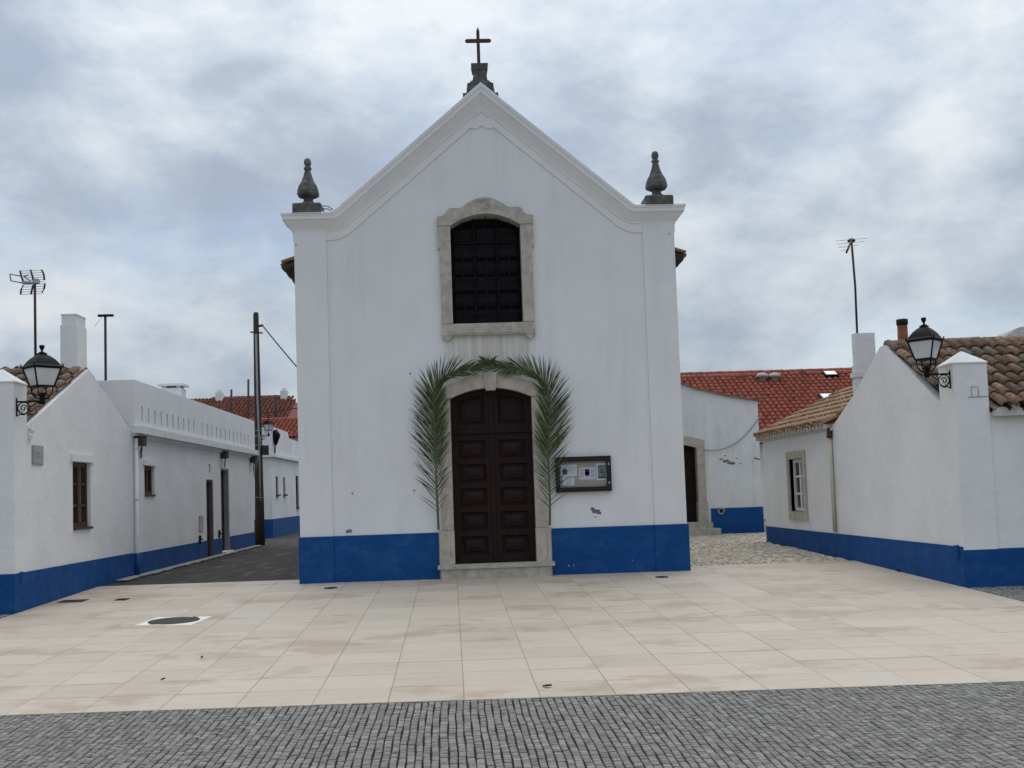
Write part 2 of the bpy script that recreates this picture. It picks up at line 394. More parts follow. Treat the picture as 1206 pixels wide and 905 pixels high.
def sheet(mb, x0, x1, y0, y1, dz, nx=6, ny=8, zf=gz):
    X = frange(x0, x1, nx); Yy = frange(y0, y1, ny)
    for a, b in zip(X, X[1:]):
        for c, d in zip(Yy, Yy[1:]):
            mb.quad(*[(x, y, zf(x, y) + dz) for x, y in ((a, c), (b, c), (b, d), (a, d))])
X_ = frange(XL, XR, 8); V_ = [9.12] + frange(9.8, Y_BACK + .4, 8)
for a, b in zip(X_, X_[1:]):
    for c, d in zip(V_, V_[1:]):
        mb.quad(*[(x, min(Y_BACK + .01, v - .027 * x), gz(x, min(Y_BACK + .01, v - .027 * x)) - .0045) for x, v in ((a, c), (b, c), (b, d), (a, d))])
mb.build('plaza_joints', M_joint, kind='structure')

def setts(mb, cols, rows, pos, zf, wob=.3, tilt=.004, gap=.006, h=.010, bev=.007):
    """cobbles laid in columns; pos(u, v) -> x, y or None"""
    u = 0
    for i in range(cols[0]):
        wu = cols[1] * random.uniform(.9, 1.12); v = random.uniform(-cols[1], 0); ph = random.uniform(0, 6)
        while v < rows:
            lv = cols[2] * random.uniform(.75, 1.3)
            off = .007 * math.sin(v * 2.1 + i * .09) + .003 * math.sin(v * 9 + ph)
            quad = [(u + off + gap, v + gap * .4), (u + off + wu - gap, v + gap * .4), (u + off + wu - gap, v + lv - gap * .4), (u + off + gap, v + lv - gap * .4)]
            quad = [(a + random.uniform(-1, 1) * gap * wob, b + random.uniform(-1, 1) * gap * wob) for a, b in quad]
            v += lv
            c = [pos(*q) for q in quad]
            if any(q is None for q in c): continue
            cx = sum(q[0] for q in c) / 4; cyy = sum(q[1] for q in c) / 4
            tx, ty, dz = random.uniform(-1, 1) * tilt / .03, random.uniform(-1, 1) * tilt / .03, random.uniform(-.003, .003)
            k = len(mb.v)
            for q in c:
                ex, ey = q[0] - cx, q[1] - cyy
                f = 1 - bev / max(.02, math.hypot(ex, ey))
                mb.v.append((cx + ex * f, cyy + ey * f, zf(cx, cyy) + dz + tx * ex + ty * ey))
            for q in c:
                mb.v.append((q[0], q[1], zf(cx, cyy) + dz - h * .45 + tx * (q[0] - cx) + ty * (q[1] - cyy)))
            for q in c: mb.v.append((q[0], q[1], zf(cx, cyy) - h * 1.8))
            mb.f.append((k, k + 1, k + 2, k + 3)); mb.sm.append(False)
            for q in range(4):
                r_ = (q + 1) % 4
                mb.f.append((k + q, k + 4 + q, k + 4 + r_, k + r_)); mb.sm.append(False)
                mb.f.append((k + 4 + q, k + 8 + q, k + 8 + r_, k + 4 + r_)); mb.sm.append(False)
        u += wu
mb = MB()
def street_pos(u, v):
    x = -6.2 + u; y = 9.09 - v - .027 * x
    return (x - .0123 * (y - 9.1), y)
setts(mb, (222, .0565, .054), 3.9, street_pos, lambda x, y: gz(x, y) - .004, wob=.22, tilt=.0018, gap=.0050, bev=.006)
mb.build('cobbled_street', M_cob, kind='structure', recalc=False)
mb = MB()
sheet(mb, -40, 40, -14, 8.9, -.022, 16, 12); 
sheet(mb, XR, 40, 8.9, 15.24, -.022, 10, 4); sheet(mb, -40, XL, 8.9, 16.1, -.022, 10, 4); sheet(mb, XL, XR, 8.9, 9.4, -.024, 4, 1)
mb.build('street_bed', M_cobj, kind='structure')
mb = MB()
setts(mb, (75, .0565, .054), 6.2, lambda u, v: (XR + .03 + u, 15.22 - v), lambda x, y: gz(x, y) - .004)
mb.build('side_cobbles', M_cob, kind='structure', recalc=False)
mb = MB()
setts(mb, (65, .0565, .054), 6.9, lambda u, v: (XL - .03 - u, 16.06 - v), lambda x, y: gz(x, y) - .004)
mb.build('corner_cobbles', M_cob, kind='structure', recalc=False)
# lane of pale setts on the right of the church
mb = MB()
def lane_pos(u, v):
    x = 3.4 + u + .12 * math.sin(v * 1.3); y = Y_BACK + .03 + v + .10 * math.sin(u * 2.2) * min(1, v)
    if x > 6.93 and y < 25.35 or y > 28.88: return None
    return (x, y)
setts(mb, (52, .095, .085), 9.6, lane_pos, lambda x, y: gz(x, y), wob=2.0, tilt=.004, gap=.007, bev=.014, h=.014)
mb.build('cobbled_lane', M_lane, kind='structure', recalc=False)
mb = MB(); sheet(mb, 3.3, 9.0, Y_BACK + .012, 34, -.022, 5, 10); mb.build('lane_bed', M_lanej, kind='structure')
# asphalt alley on the left, with a concrete gutter along the houses
mb = MB(); sheet(mb, -9.0, -2.4, Y_BACK + .012, 62, -.014, 5, 20); mb.build('asphalt_alley', M_asph, kind='structure')
mb = MB()
for a, b in zip(frange(20.6, 34.0, 16), frange(20.6, 34.0, 16)[1:]):
    wd = .20 + random.uniform(-.06, .08)
    p = [(XL, a), (XL + wd, a), (XL + .20, b - .02), (XL, b - .02)]
    mb.poly([Vector((x, y, gz(x, y) + .004)) for x, y in p], (0, 0, .02))
mb.build('concrete_gutter', M_conc, kind='structure')

# ------------------------------------------------------------------ church
YF, XC = 18.9, .487
HW, ZC, ZA, RK = 3.29, 6.80, 9.02, 2.61             # half width, cornice top, apex, where the rake starts
SL = (ZA - ZC) / RK
fm = lambda u, z, d: (XC + u, YF - d, z)
zg = gz(XC, YF)
church = thing('church', 'tall whitewashed gabled church with blue base band, stone cross and brown door', 'church', (XC, YF, zg))
def top_out(u, r=0, h=0, k=.0): return smax(ZC - h, ZA - r - SL * abs(u), k)
us = sorted(set(frange(-HW, HW, 44) + [-RK, 0, RK]))
door_arch = lambda u: 3.535 + .17 * (1 - (u / .70) ** 2)
win_arch = lambda u: 6.53 + .20 * (1 - (u / .61) ** 2)
DW, WW = .70, .61
wu = us + frange(-DW, DW, 16) + frange(-WW, WW, 14)
mb = MB()
wall(mb, wu, zg - .1, lambda u: top_out(u) - .03, fm, holes=[(-DW - .006, DW + .006, .5, lambda u: door_arch(u) + .008, .345), (-WW - .006, WW + .006, 4.79, lambda u: win_arch(u) + .008, .345)])
for s_ in (-1, 1):
    mb.quad(fm(s_ * HW, zg - .1, 0), fm(s_ * HW, ZC - .03, 0), fm(s_ * HW, ZC - .03, -.45), fm(s_ * HW, zg - .1, -.45))
wall(mb, us, zg - .1, lambda u: top_out(u) - .03, lambda u, z, d: (XC + u, YF + .45, z))
for a, b in zip(us, us[1:]):
    mb.quad(fm(a, top_out(a) - .03, 0), fm(b, top_out(b) - .03, 0), fm(b, top_out(b) - .03, -.45), fm(a, top_out(a) - .03, -.45))
mb.build('facade', M_church, church)
# corner pilasters
for s_ in (-1, 1):
    mb = MB(); x0, x1 = sorted((s_ * (HW + .004), s_ * 2.745))
    mbox(mb, fm, x0, x1, zg + .78, ZC - .3, -.44, .028)
    mb.build('pilaster', M_church, church)
mb = MB()                                             # hidden body of the nave behind the facade
mb.box(XC - 3.1, YF + .455, zg - .1, XC + 3.1, 36, 5.85)
mb.build('nave', M_white, church)
# raking and corner mouldings: stepped bands
prof_c = [(.455, .58, -.01), (.455, .58, .022), (.30, .42, .024), (.298, .418, .040), (.272, .385, .044), (.245, .345, .062), (.205, .29, .095), (.165, .235, .130), (.130, .19, .158), (.112, .165, .168), (.110, .162, .192), (.045, .072, .200), (.040, .065, .215), (.0, .0, .222), (-.012, -.014, .205), (-.013, -.015, -.48)]
mb = MB()
ts = sorted(set(frange(-1, 1, 132) + [0.0]))
rows = []
for h, r, d in prof_c:
    half = HW + max(d, .0) * .95; row = []
    kink = (ZA - r - ZC + h) / SL
    k = .16 if h > .25 else .05
    if h < .02: k = .03
    for t in ts:
        u = t * half
        z = smax(ZC - h, ZA - r - SL * abs(u), k)
        if h > .4 and abs(u) < .17: z -= .13 * (1 - (abs(u) / .17) ** 2) ** .5
        row.append(fm(u, z, d * .66 if d > 0 else d))
    rows.append(row)
for A_, B_ in zip(rows, rows[1:]):
    for q in range(len(ts) - 1): mb.quad(A_[q], A_[q + 1], B_[q + 1], B_[q])
for q in (0, -1):                                     # returns round the corners
    for A_, B_ in zip(rows, rows[1:-1]):
        mb.quad(A_[q], B_[q], (B_[q][0], YF + .47, B_[q][2]), (A_[q][0], YF + .47, A_[q][2]))
    mb.quad(*[(r_[q][0], YF + .47, r_[q][2]) for r_ in rows[:-1]], (XC + math.copysign(HW * .9, rows[0][q][0] - XC), YF + .47, rows[-2][q][2]), (XC + math.copysign(HW * .9, rows[0][q][0] - XC), YF + .47, rows[0][q][2]))
mpoly(mb, fm, [(-.13, 8.46), (0, 8.60), (.13, 8.46), (.10, 8.455), (0, 8.56), (-.10, 8.455)], .0, .032)   # small chevron under the apex
mb.build('cornice', M_corn, church, recalc=False)
for s_ in (-1, 1):                                     # blue base band, with the pilaster steps
    mb = MB(); a, b = sorted((s_ * (HW + .03), s_ * 2.735)); mbox(mb, fm, a, b, zg - .12, 1.262, -.6, .05)
    a, b = sorted((s_ * 2.736, s_ * .965)); mbox(mb, fm, a, b, zg - .12, 1.262, -.05, .025)
    mb.build('plinth', M_blue, church)
mb = MB()                                             # nave roof; its eaves show on both sides
for s_ in (-1, 1):
    zr = 7.55; ze = 6.02; xe = 3.55
    mb.poly([Vector((XC, YF + .50, zr)), Vector((XC + s_ * xe, YF + .50, ze)), Vector((XC + s_ * xe, YF + .50, ze - .07)), Vector((XC, YF + .50, zr - .07))], (0, 17, 0))
mb.build('roof', M_pole, church)
mb = MB()
for s_ in (-1, 1):
    v = Vector((-s_ * 3.62, 0, 1.53)); u = Vector((0, 1, 0))
    tiles(mb, (XC + s_ * 3.59, YF + .52, 6.03), u, v, 84, 11, pv=.36)
mb.build('roof_tiles', M_told, church)

# upper window
win = MB(); S1 = .075
def arc(c, z0, h, w_, n=14): return [(c + w_ * t, z0 + h * (1 - t * t)) for t in frange(-1, 1, n)]
outer = [(-.83, 6.50), (-.83, 6.69), (-.74, 6.705), (-.68, 6.74), (-.645, 6.80), (-.62, 6.835), (-.42, 6.84)] + [(u, 6.84 + .175 * (1 - (u / .40) ** 2)) for u in frange(-.38, .38, 12)] + [(.42, 6.84), (.62, 6.835), (.645, 6.80), (.68, 6.74), (.74, 6.705), (.83, 6.69), (.83, 6.50)]
def outz(u):
    for (a, za), (b, zb) in zip(outer, outer[1:]):
        if a <= u <= b and b > a: return za + (zb - za) * (u - a) / (b - a)
    return 6.69
uu = sorted(set([p[0] for p in outer] + frange(-.60, .60, 16) + [-.609, .609]))
ib = lambda u: win_arch(u) if abs(u) < .609 else 6.535
for a, b in zip(uu, uu[1:]):
    if b - a < 1e-6: continue
    win.quad(fm(a, ib(a), S1), fm(b, ib(b), S1), fm(b, outz(b), S1), fm(a, outz(a), S1))
    win.quad(fm(a, outz(a), S1), fm(b, outz(b), S1), fm(b, outz(b), -.01), fm(a, outz(a), -.01))
    win.quad(fm(a, ib(a), S1), fm(b, ib(b), S1), fm(b, ib(b), -.25), fm(a, ib(a), -.25))
for s_ in (-1, 1):
    win.quad(fm(s_ * .83, 6.535, S1), fm(s_ * .83, 6.69, S1), fm(s_ * .83, 6.69, -.01), fm(s_ * .83, 6.535, -.01))
    a, b = sorted((s_ * .607, s_ * .80)); mbox(win, fm, a, b, 4.828, 6.527, -.25, S1 - .006)
    a, b = sorted((s_ * .80, s_ * .832)); mbox(win, fm, a, b, 6.13, 6.527, -.005, S1 - .010)
    mpoly(win, fm, [(s_ * .80, 4.62), (s_ * .80, 4.585), (s_ * .72, 4.525), (s_ * .64, 4.585), (s_ * .61, 4.62)], -.005, S1 - .012)
mbox(win, fm, -.80, .80, 4.62, 4.82, -.26, S1)
mbox(win, fm, -.61, .61, 4.650, 4.668, S1 + .0005, S1 + .014)
window = thing('window', '', '', (0, 0, 0))
for k in ('label', 'category'): del window[k]
window.parent = church; window.location = Vector((XC, YF, 4.6)) - church.location
win.build('surround', M_stone, window)
mb = MB()
for r_, t_ in ((.085, .014), (.045, .012)):
    c = Vector(fm(0, 6.90, S1)); mb.tube([c + Vector((math.cos(a) * r_, 0, math.sin(a) * r_)) for a in frange(0, 2 * math.pi, 20)], t_, 6)
mb.build('rosette', M_stone, window)
mb = MB(); mbox(mb, fm, -.60, .60, 4.83, 6.71, -.335, -.30); mb.build('pane', M_glassd, window)
mb = MB()
for i in range(1, 6):
    u = -.60 + 1.2 * i / 6; mbox(mb, fm, u - .009, u + .009, 4.83, win_arch(u) - .01, -.16, -.135)
for j in range(1, 9):
    z = 4.83 + 1.84 * j / 9; mbox(mb, fm, -.60, .60, z - .008, z + .008, -.135 - .0015, -.112)
mb.build('grille', M_black, window)
mb = MB()
for i in range(4):
    u = -.58 + 1.16 * i / 3; mbox(mb, fm, u - .03, u + .03, 4.83, win_arch(u) - .01, -.295, -.24)
for j in range(7):
    z = 4.87 + 1.72 * j / 6; mbox(mb, fm, -.60, .60, z - .02, z + .02, -.292, -.25)
mb.build('sash', M_sash, window)

# door
door = bpy.data.objects.new('door', None); COL.objects.link(door); door.parent = church; door.location = Vector((XC, YF, .73)) - church.location
def panel(mb, u0, u1, z0, z1, zt=None):
    """recessed field with a raised pyramid panel"""
    D0, g = -.135, .035
    rings = []
    for ins, d in ((0, D0 + .03), (.025, D0 - .012), (.05, D0 - .012), (.062, D0 + .008), (.15, D0 + .035)):
        a, b, c = u0 + ins, u1 - ins, z0 + ins * .9
        t = [(z1 if zt is None else zt(q)) - ins * .9 for q in frange(a, b, 6)]
        rings.append([fm(a, c, d), fm(b, c, d)] + [fm(q, zz, d) for q, zz in reversed(list(zip(frange(a, b, 6), t)))])
    mb.loft(rings, cap=False); mb.quad(*rings[-1])
def leaf(u0, u1, z0, z1, pan, name, ztop=None):
    mb = MB()
    U = sorted(set([u0, u1] + frange(u0 + .10, u1 - .10, 6)))
    hol = [(u0 + .11, u1 - .11, a, b, .03) for a, b in pan]
    wall(mb, sorted(set(U + [u0 + .11, u1 - .11])), z0, ztop or z1, lambda u, z, d: fm(u, z, d - .105), holes=hol, reveal=False)
    for a, b in pan: panel(mb, u0 + .11, u1 - .11, a if not callable(a) else a, b if not callable(b) else None, b if callable(b) else None)
    mbox(mb, fm, u0, u1, z0, z1 - .02, -.26, -.20)
    return mb.build(name, M_door, door)
pz = [(.86, 1.26), (1.385, 1.74), (1.865, 2.22), (2.345, 2.68), (2.79, 3.0)]
z0d, zt_ = .735, 2.93
st = (zt_ - z0d - .14) / 5
pz = [(z0d + .12 + st * i, z0d + .12 + st * i + st - .095) for i in range(5)]
leaf(-.695, -.005, z0d, zt_, pz, 'leaf'); leaf(.005, .695, z0d, zt_, pz, 'leaf')
up = lambda u: door_arch(u) - .10
leaf(-.695, -.005, 2.99, 3.5, [(3.09, up)], 'upper_panel', ztop=lambda u: door_arch(u) - .004)
leaf(.005, .695, 2.99, 3.5, [(3.09, up)], 'upper_panel', ztop=lambda u: door_arch(u) - .004)
mb = MB(); mbox(mb, fm, -.697, .697, 2.932, 2.988, -.24, -.07); mbox(mb, fm, -.03, .03, z0d, 2.931, -.104, -.085); mbox(mb, fm, -.03, .03, 2.989, 3.62, -.104, -.085)
mb.build('transom', M_door, door)
ds = MB()
oz = lambda u: 3.66 + .27 * (1 - (u / .93) ** 2)
uu = sorted(set(frange(-.90, .90, 24) + [-.699, .699]))
for a, b in zip(uu, uu[1:]):
    lo = lambda u: door_arch(u) if abs(u) <= .6995 else 3.53
    ds.quad(fm(a, lo(a), .07), fm(b, lo(b), .07), fm(b, oz(b), .07), fm(a, oz(a), .07))
    ds.quad(fm(a, oz(a), .07), fm(b, oz(b), .07), fm(b, oz(b), -.01), fm(a, oz(a), -.01))
    ds.quad(fm(a, lo(a), .07), fm(b, lo(b), .07), fm(b, lo(b), -.27), fm(a, lo(a), -.27))
for s_ in (-1, 1):
    ds.quad(fm(s_ * .90, 3.53, .07), fm(s_ * .90, oz(.90), .07), fm(s_ * .90, oz(.90), -.01), fm(s_ * .90, 3.53, -.01))
    a, b = sorted((s_ * .698, s_ * .90)); mbox(ds, fm, a, b, 1.293, 3.524, -.27, .068)
    a, b = sorted((s_ * .692, s_ * .945)); mbox(ds, fm, a, b, .712, 1.287, -.27, .09)
    c = s_ * .82; pts = []
    for k in range(28):
        a_ = 2 * math.pi * k / 28; z = 1.0 + (.17 if math.sin(a_) > 0 else -.17) + .055 * math.sin(a_)
        pts.append(fm(c + .06 * math.copysign(abs(math.cos(a_)) ** .6, math.cos(a_)), z, .089))
    ds.tube(pts + [pts[0]], .007, 5)
ds.build('surround', M_stone2, door)
mb = MB(); mpoly(mb, fm, [(-.085, 3.66), (.085, 3.66), (.115, 3.96), (-.115, 3.96)], -.1, .11)
mpoly(mb, fm, [(-.05, 3.70), (.05, 3.70), (.065, 3.90), (-.065, 3.90)], .11, .118)
mb.build('keystone', M_stone2, door)
mb = MB()
mbox(mb, fm, -.985, .985, .645, .71, -.36, .235); mbox(mb, fm, -.93, .93, zg - .05, .643, -.1, .20)
mb.build('doorstep', M_stone, door)

# pinnacles and cross
def pinnacle(cx):
    mb = MB(); c = Vector((cx, YF + .10, ZC + .0))
    mb.lathe(c, [(.245, -.02), (.245, .155), (.225, .175)], 4, math.pi / 4, sq=True)
    k = .00177
    prof = [(.165, .176), (.165, .21), (.10, .235), (.083, .26), (.085, .31), (.15, .325), (.185, .345), (.198, .37), (.19, .44), (.165, .52), (.115, .60), (.078, .70), (.052, .80), (.048, .815), (.068, .82), (.07, .85), (.052, .862), (.045, .875), (.062, .91), (.066, .95), (.056, .99), (.03, 1.015), (.005, 1.022)]
    mb.lathe(c, prof, 8, math.pi / 8, smooth=False)
    return mb.build('pinnacle', M_dark, church)
pinnacle(XC - 3.05); pinnacle(XC + 3.04)
mb = MB(); c = Vector((.485, YF + .16, 8.72))
def blk(z0, z1, a0, a1, b0, b1):                      # tapered block: half widths in x, half depths in y
    mb.loft([[c + Vector((sx * a, sy * b, z)) for sx, sy in ((-1, -1), (1, -1), (1, 1), (-1, 1))] for z, a, b in ((z0, a0, b0), (z1, a1, b1))])
c.y = YF + .20
blk(-.30, .18, .33, .31, .19, .19); blk(.181, .36, .25, .225, .185, .185); blk(.361, .42, .20, .145, .18, .15); blk(.421, .62, .13, .105, .15, .13); blk(.621, .73, .13, .15, .14, .15)
mb.build('cross_pedestal', M_dark, church)
mb = MB()
Yx = YF + .16; zx = 9.44
mpoly(mb, lambda u, z, d: (.475 + u, Yx - d, z), [(-.028, zx), (.028, zx), (.028, zx + .62), (0, zx + .70), (-.028, zx + .62)], -.025, .025)
for s_ in (-1, 1):
    mpoly(mb, lambda u, z, d: (.475 + u, Yx - d, z), [(s_ * .0285, zx + .425), (s_ * .205, zx + .425), (s_ * .23, zx + .445), (s_ * .23, zx + .462), (s_ * .205, zx + .482), (s_ * .0285, zx + .482)], -.023, .023)
mb.build('cross', M_rust, church)
# chipped plaster, nails and an iron eye in the facade
def chip(cx, cz, s_, n, seed, m, name='plaster_chip', d=.003):
    rnd = random.Random(seed); mb = MB(); pts = []
    for k in range(n):
        a = 2 * math.pi * k / n; r_ = s_ * rnd.uniform(.55, 1.15); pts.append((cx - XC + r_ * math.cos(a) * 1.25, cz + r_ * math.sin(a) * .8))
    mpoly(mb, fm, pts, -.002, d); mb.build(name, m, church)
def chp(px, py, s_, n, seed, m=M_cement, **k):
    p = at_y(px, py, YF); chip(p.x, p.z, s_, n, seed, m, **k)
chp(411, 626, .050, 11, 1); chp(701, 602, .060, 13, 2); chp(705.5, 604.5, .035, 9, 5); chp(697, 599, .03, 9, 6); chp(701, 609, .018, 7, 9)
for px, py in ((415, 581), (488, 578), (483, 440), (350, 561.5), (349, 289), (787.5, 276), (796.5, 260)):
    chp(px, py, .014, 6, int(px), M_soot, name='iron_nail', d=.032 if px < 380 or px > 760 else .012)
for px, py, q_ in ((670, 666.5, .014), (676, 666, .009), (745, 660, .008), (430, 650, .007)):
    p = at_y(px, py, YF - .025); chip(p.x, p.z, q_, 7, int(px), M_mortar, d=.028)
# drip cable beside the left pinnacle
mb = MB()
for o_ in (0, .05):
    mb.tube([(XC - 2.80, YF + .05, ZC + .16 - o_), (XC - 2.70, YF + .0, ZC + .14 - o_), (XC - 2.62, YF - .05, ZC + .07 - o_), (XC - 2.57, YF - .10, ZC + .005)], .008, 6)
mb.build('cable_loop', M_cable, church)

# ------------------------------------------------------------------ palm fronds round the church door
def smooth_path(pts, n):
    out = []
    for i in range(len(pts) - 1):
        p0, p1, p2, p3 = pts[max(i - 1, 0)], pts[i], pts[i + 1], pts[min(i + 2, len(pts) - 1)]
        for k in range(n):
            t = k / n
            out.append(.5 * ((2 * p1) + (p2 - p0) * t + (2 * p0 - 5 * p1 + 4 * p2 - p3) * t * t + (3 * p1 - p0 - 3 * p2 + p3) * t ** 3))
    out.append(pts[-1]); return out
def frond(label, path, side_out, seed):
    rnd = random.Random(seed)
    Yd = YF - .13
    P = smooth_path([at_y(px, py, Yd) + Vector((0, -.05 * math.sin(i * .9), 0)) for i, (px, py) in enumerate(path)], 8)
    seg = [0]
    for a, b in zip(P, P[1:]): seg.append(seg[-1] + (b - a).length)
    Lt = seg[-1]
    t = thing('palm_frond', label, 'palm frond', P[0], 'palm fronds arched over the church door')
    mb = MB(); mb.tube(P, [.019 * (1 - .8 * s_ / Lt) + .002 for s_ in seg], 7); mb.build('stem', M_rach, t)
    mb = MB()
    def at(s_):
        for k in range(len(P) - 1):
            if seg[k + 1] >= s_:
                f = (s_ - seg[k]) / max(1e-6, seg[k + 1] - seg[k]); return P[k].lerp(P[k + 1], f), (P[k + 1] - P[k]).normalized()
        return P[-1], (P[-1] - P[-2]).normalized()
    for sd in (-1, 1):
        s_ = .06 * Lt + rnd.uniform(0, .02)
        while s_ < Lt * .995:
            q = s_ / Lt
            s_ += (.085 if q < .15 else .045 if q < .3 else .019) * rnd.uniform(.7, 1.3)
            p, tg = at(s_)
            sv = Vector((0, -1, 0)).cross(tg).normalized() * sd
            outward = (sv.x * side_out > 0)
            ang = R(rnd.gauss(41 - 17 * q, 4.5)) * (1.08 if outward else .95)
            ln = (.27 + .36 * math.sin(math.pi * min(1, q * 1.02 + .10))) * rnd.uniform(.88, 1.08)
            if not outward: ln *= .80
            if q > .88: ln *= 1 - (q - .88) * 4.5
            dirn = tg * math.cos(ang) + sv * math.sin(ang) + Vector((0, -1, 0)) * rnd.uniform(-.02, .34)
            dirn.normalize()
            wv = dirn.cross(Vector((0, -1, 0))).normalized()
            wv = (wv * math.cos(rnd.uniform(-.7, .7)) + Vector((0, -1, 0)) * math.sin(rnd.uniform(-.9, .9))).normalized()
            fold = wv.cross(dirn).normalized() * .006
            wd = rnd.uniform(.006, .0105)
            droop = rnd.uniform(.0, .06) * (1.7 if q < .25 else 1)
            k = len(mb.v); K = 5
            for m_i in range(K + 1):
                f = m_i / K
                c = p + dirn * ln * f + Vector((0, 0, -1)) * droop * f ** 2.2
                c.y = min(c.y, YF - .012 - (.075 if abs(c.x - XC) < .96 else 0))
                ww = wd * (.55 + 1.3 * f if f < .35 else 1.0 * (1 - ((f - .35) / .65) ** 1.6)) + .0008
                mb.v += [tuple(c + wv * ww), tuple(c + fold * (1 - f)), tuple(c - wv * ww)]
            for m_i in range(K):
                a = k + m_i * 3
                mb.f += [(a, a + 1, a + 4, a + 3), (a + 1, a + 2, a + 5, a + 4)]; mb.sm += [False, False]
    mb.build('leaflets', M_leaf, t, recalc=False)
frond('green palm frond arched along the left jamb of the church door', [(516.5, 624), (515.5, 600), (514.7, 585), (513, 542), (511.5, 500), (510.7, 478), (511.5, 460), (518.6, 447.5), (531, 440), (549, 436.5), (567, 432), (582, 424)], -1, 3)
frond('green palm frond arched along the right jamb beside the notice case', [(647.5, 619), (647.4, 600), (647, 579), (645.6, 540), (646.6, 514), (647, 496), (647.4, 478), (645.5, 461), (640, 450), (628.6, 440), (614, 435.5), (596, 434), (580, 430), (567, 424)], 1, 8)

# ------------------------------------------------------------------ notice case on the facade
bx0, bx1, bz0, bz1 = 1.55 - XC, 2.505 - XC, 1.868, 2.472
case = thing('notice_case', 'black framed glazed notice case hung on the church wall', 'notice board', (XC + (bx0 + bx1) / 2, YF, bz0))
mb = MB()
for a, b, c, d in ((bx0, bx1, bz1 - .085, bz1), (bx0, bx1, bz0, bz0 + .085), (bx0, bx0 + .07, bz0 + .085, bz1 - .085), (bx1 - .075, bx1, bz0 + .085, bz1 - .085)):
    mbox(mb, fm, a, b, c, d, .0, .095)
mb.build('frame', M_blackw, case)
mb = MB(); mbox(mb, fm, bx0 + .06, bx1 - .06, bz0 + .075, bz1 - .075, .002, .03); mb.build('back_panel', M_cork, case)
for z in (bz1 - .14, bz0 + .14):
    mb = MB(); mbox(mb, fm, bx1 - .055, bx1 - .03, z - .022, z + .022, .0955, .104); mb.build('hinge', M_grey, case)
sc_ = .01457
def pxu(px): return (px - 653) / 13.4                 # zoomed crop column -> photo px inside the case
def notice(label, u0, u1, z0, z1, m, pics, lines, d=.031, bord=None):
    t = thing('paper_notice', label, 'notice', fm(u0, z0, d), 'papers pinned inside the notice case')
    mb = MB(); mbox(mb, fm, u0, u1, z0, z1, d, d + .003); mb.build('sheet', m, t)
    for a, b, c, e_, mm in pics:
        mb = MB(); mbox(mb, fm, u0 + a * (u1 - u0), u0 + b * (u1 - u0), z0 + c * (z1 - z0), z0 + e_ * (z1 - z0), d + .0031, d + .0045); mb.build('picture', mm, t)
    if lines:
        mb = MB()
        for a, b, c, h_ in lines:
            x = u0 + a * (u1 - u0); xe_ = u0 + b * (u1 - u0)
            while x < xe_:
                wl = random.uniform(.012, .03); mbox(mb, fm, x, min(x + wl, xe_), z0 + (c - h_ / 2) * (z1 - z0), z0 + (c + h_ / 2) * (z1 - z0), d + .0031, d + .004); x += wl + .006
        mb.build('text_lines', M_ink, t)
    return t
cu = bx0 + .075; cw = (bx1 - .08) - cu
zt0 = bz0 + .09; zh = bz1 - bz0 - .18
U = lambda f: cu + f * cw
Z = lambda f: zt0 + f * zh
notice('white sheet with a small blue picture, upper left in the case', U(.03), U(.37), Z(.44), Z(.90), M_paper, [(.08, .40, .14, .66, M_photo), (.20, .27, .2, .5, M_inkd)], [(.22, .74, .90, .07), (.10, .92, .77, .06), (.46, .94, .66, .05), (.46, .94, .55, .04), (.46, .9, .45, .04), (.46, .94, .35, .04), (.46, .85, .25, .04)])
notice('blank-looking white slip of text below the picture sheet', U(.055), U(.31), Z(.06), Z(.40), M_paper, [], [(.2, .95, .86, .09), (.3, .8, .66, .05), (.3, .75, .5, .05), (.3, .8, .35, .05), (.35, .7, .2, .05)])
notice('lilac white sheet with two text columns and dark central picture', U(.415), U(.765), Z(.28), Z(.76), M_paper2, [(.36, .64, .30, .88, M_inkd), (.37, .63, .44, .68, M_skin)], [(.06, .30, c, .05) for c in (.85, .77, .69, .6, .52, .44, .35, .27, .18)] + [(.70, .95, c, .05) for c in (.85, .77, .69, .6, .5, .42, .33, .25, .17)] + [(.4, .6, .16, .06)])
notice('grey poster with a dark pointed figure on a white border', U(.79), U(.985), Z(.24), Z(.92), M_paper, [(.14, .99, .08, .90, M_poster)], [])
pt = MB()
pu0 = U(.79); puw = U(.985) - pu0; pz0 = Z(.24); pzh = Z(.92) - pz0
mpoly(pt, fm, [(pu0 + puw * a, pz0 + pzh * b) for a, b in ((.40, .42), (.44, .50), (.52, .46), (.54, .62), (.58, .70), (.62, .62), (.64, .48), (.74, .44), (.72, .40))], .0356, .0368)
mpoly(pt, fm, [(pu0 + puw * a, pz0 + pzh * b) for a, b in ((.2, .14), (.3, .22), (.42, .16), (.55, .24), (.68, .17), (.8, .23), (.95, .14), (.95, .12), (.2, .12))], .0356, .0366)
poster = [o for o in bpy.data.objects if o.name.startswith('paper_notice')][-1]
pt.build('figure', M_inkd, poster)
mb = MB()
gm = bpy.data.materials.new('case_glass'); gm.use_nodes = True
tt = gm.node_tree; b_ = tt.nodes['Principled BSDF']; b_.inputs['Transmission Weight'].default_value = 1; b_.inputs['Roughness'].default_value = .02; b_.inputs['IOR'].default_value = 1.02
b_.inputs['Base Color'].default_value = (.96, .97, .97, 1)
mbox(mb, fm, bx0 + .068, bx1 - .073, bz0 + .083, bz1 - .083, .068, .071); mb.build('glass', gm, case)

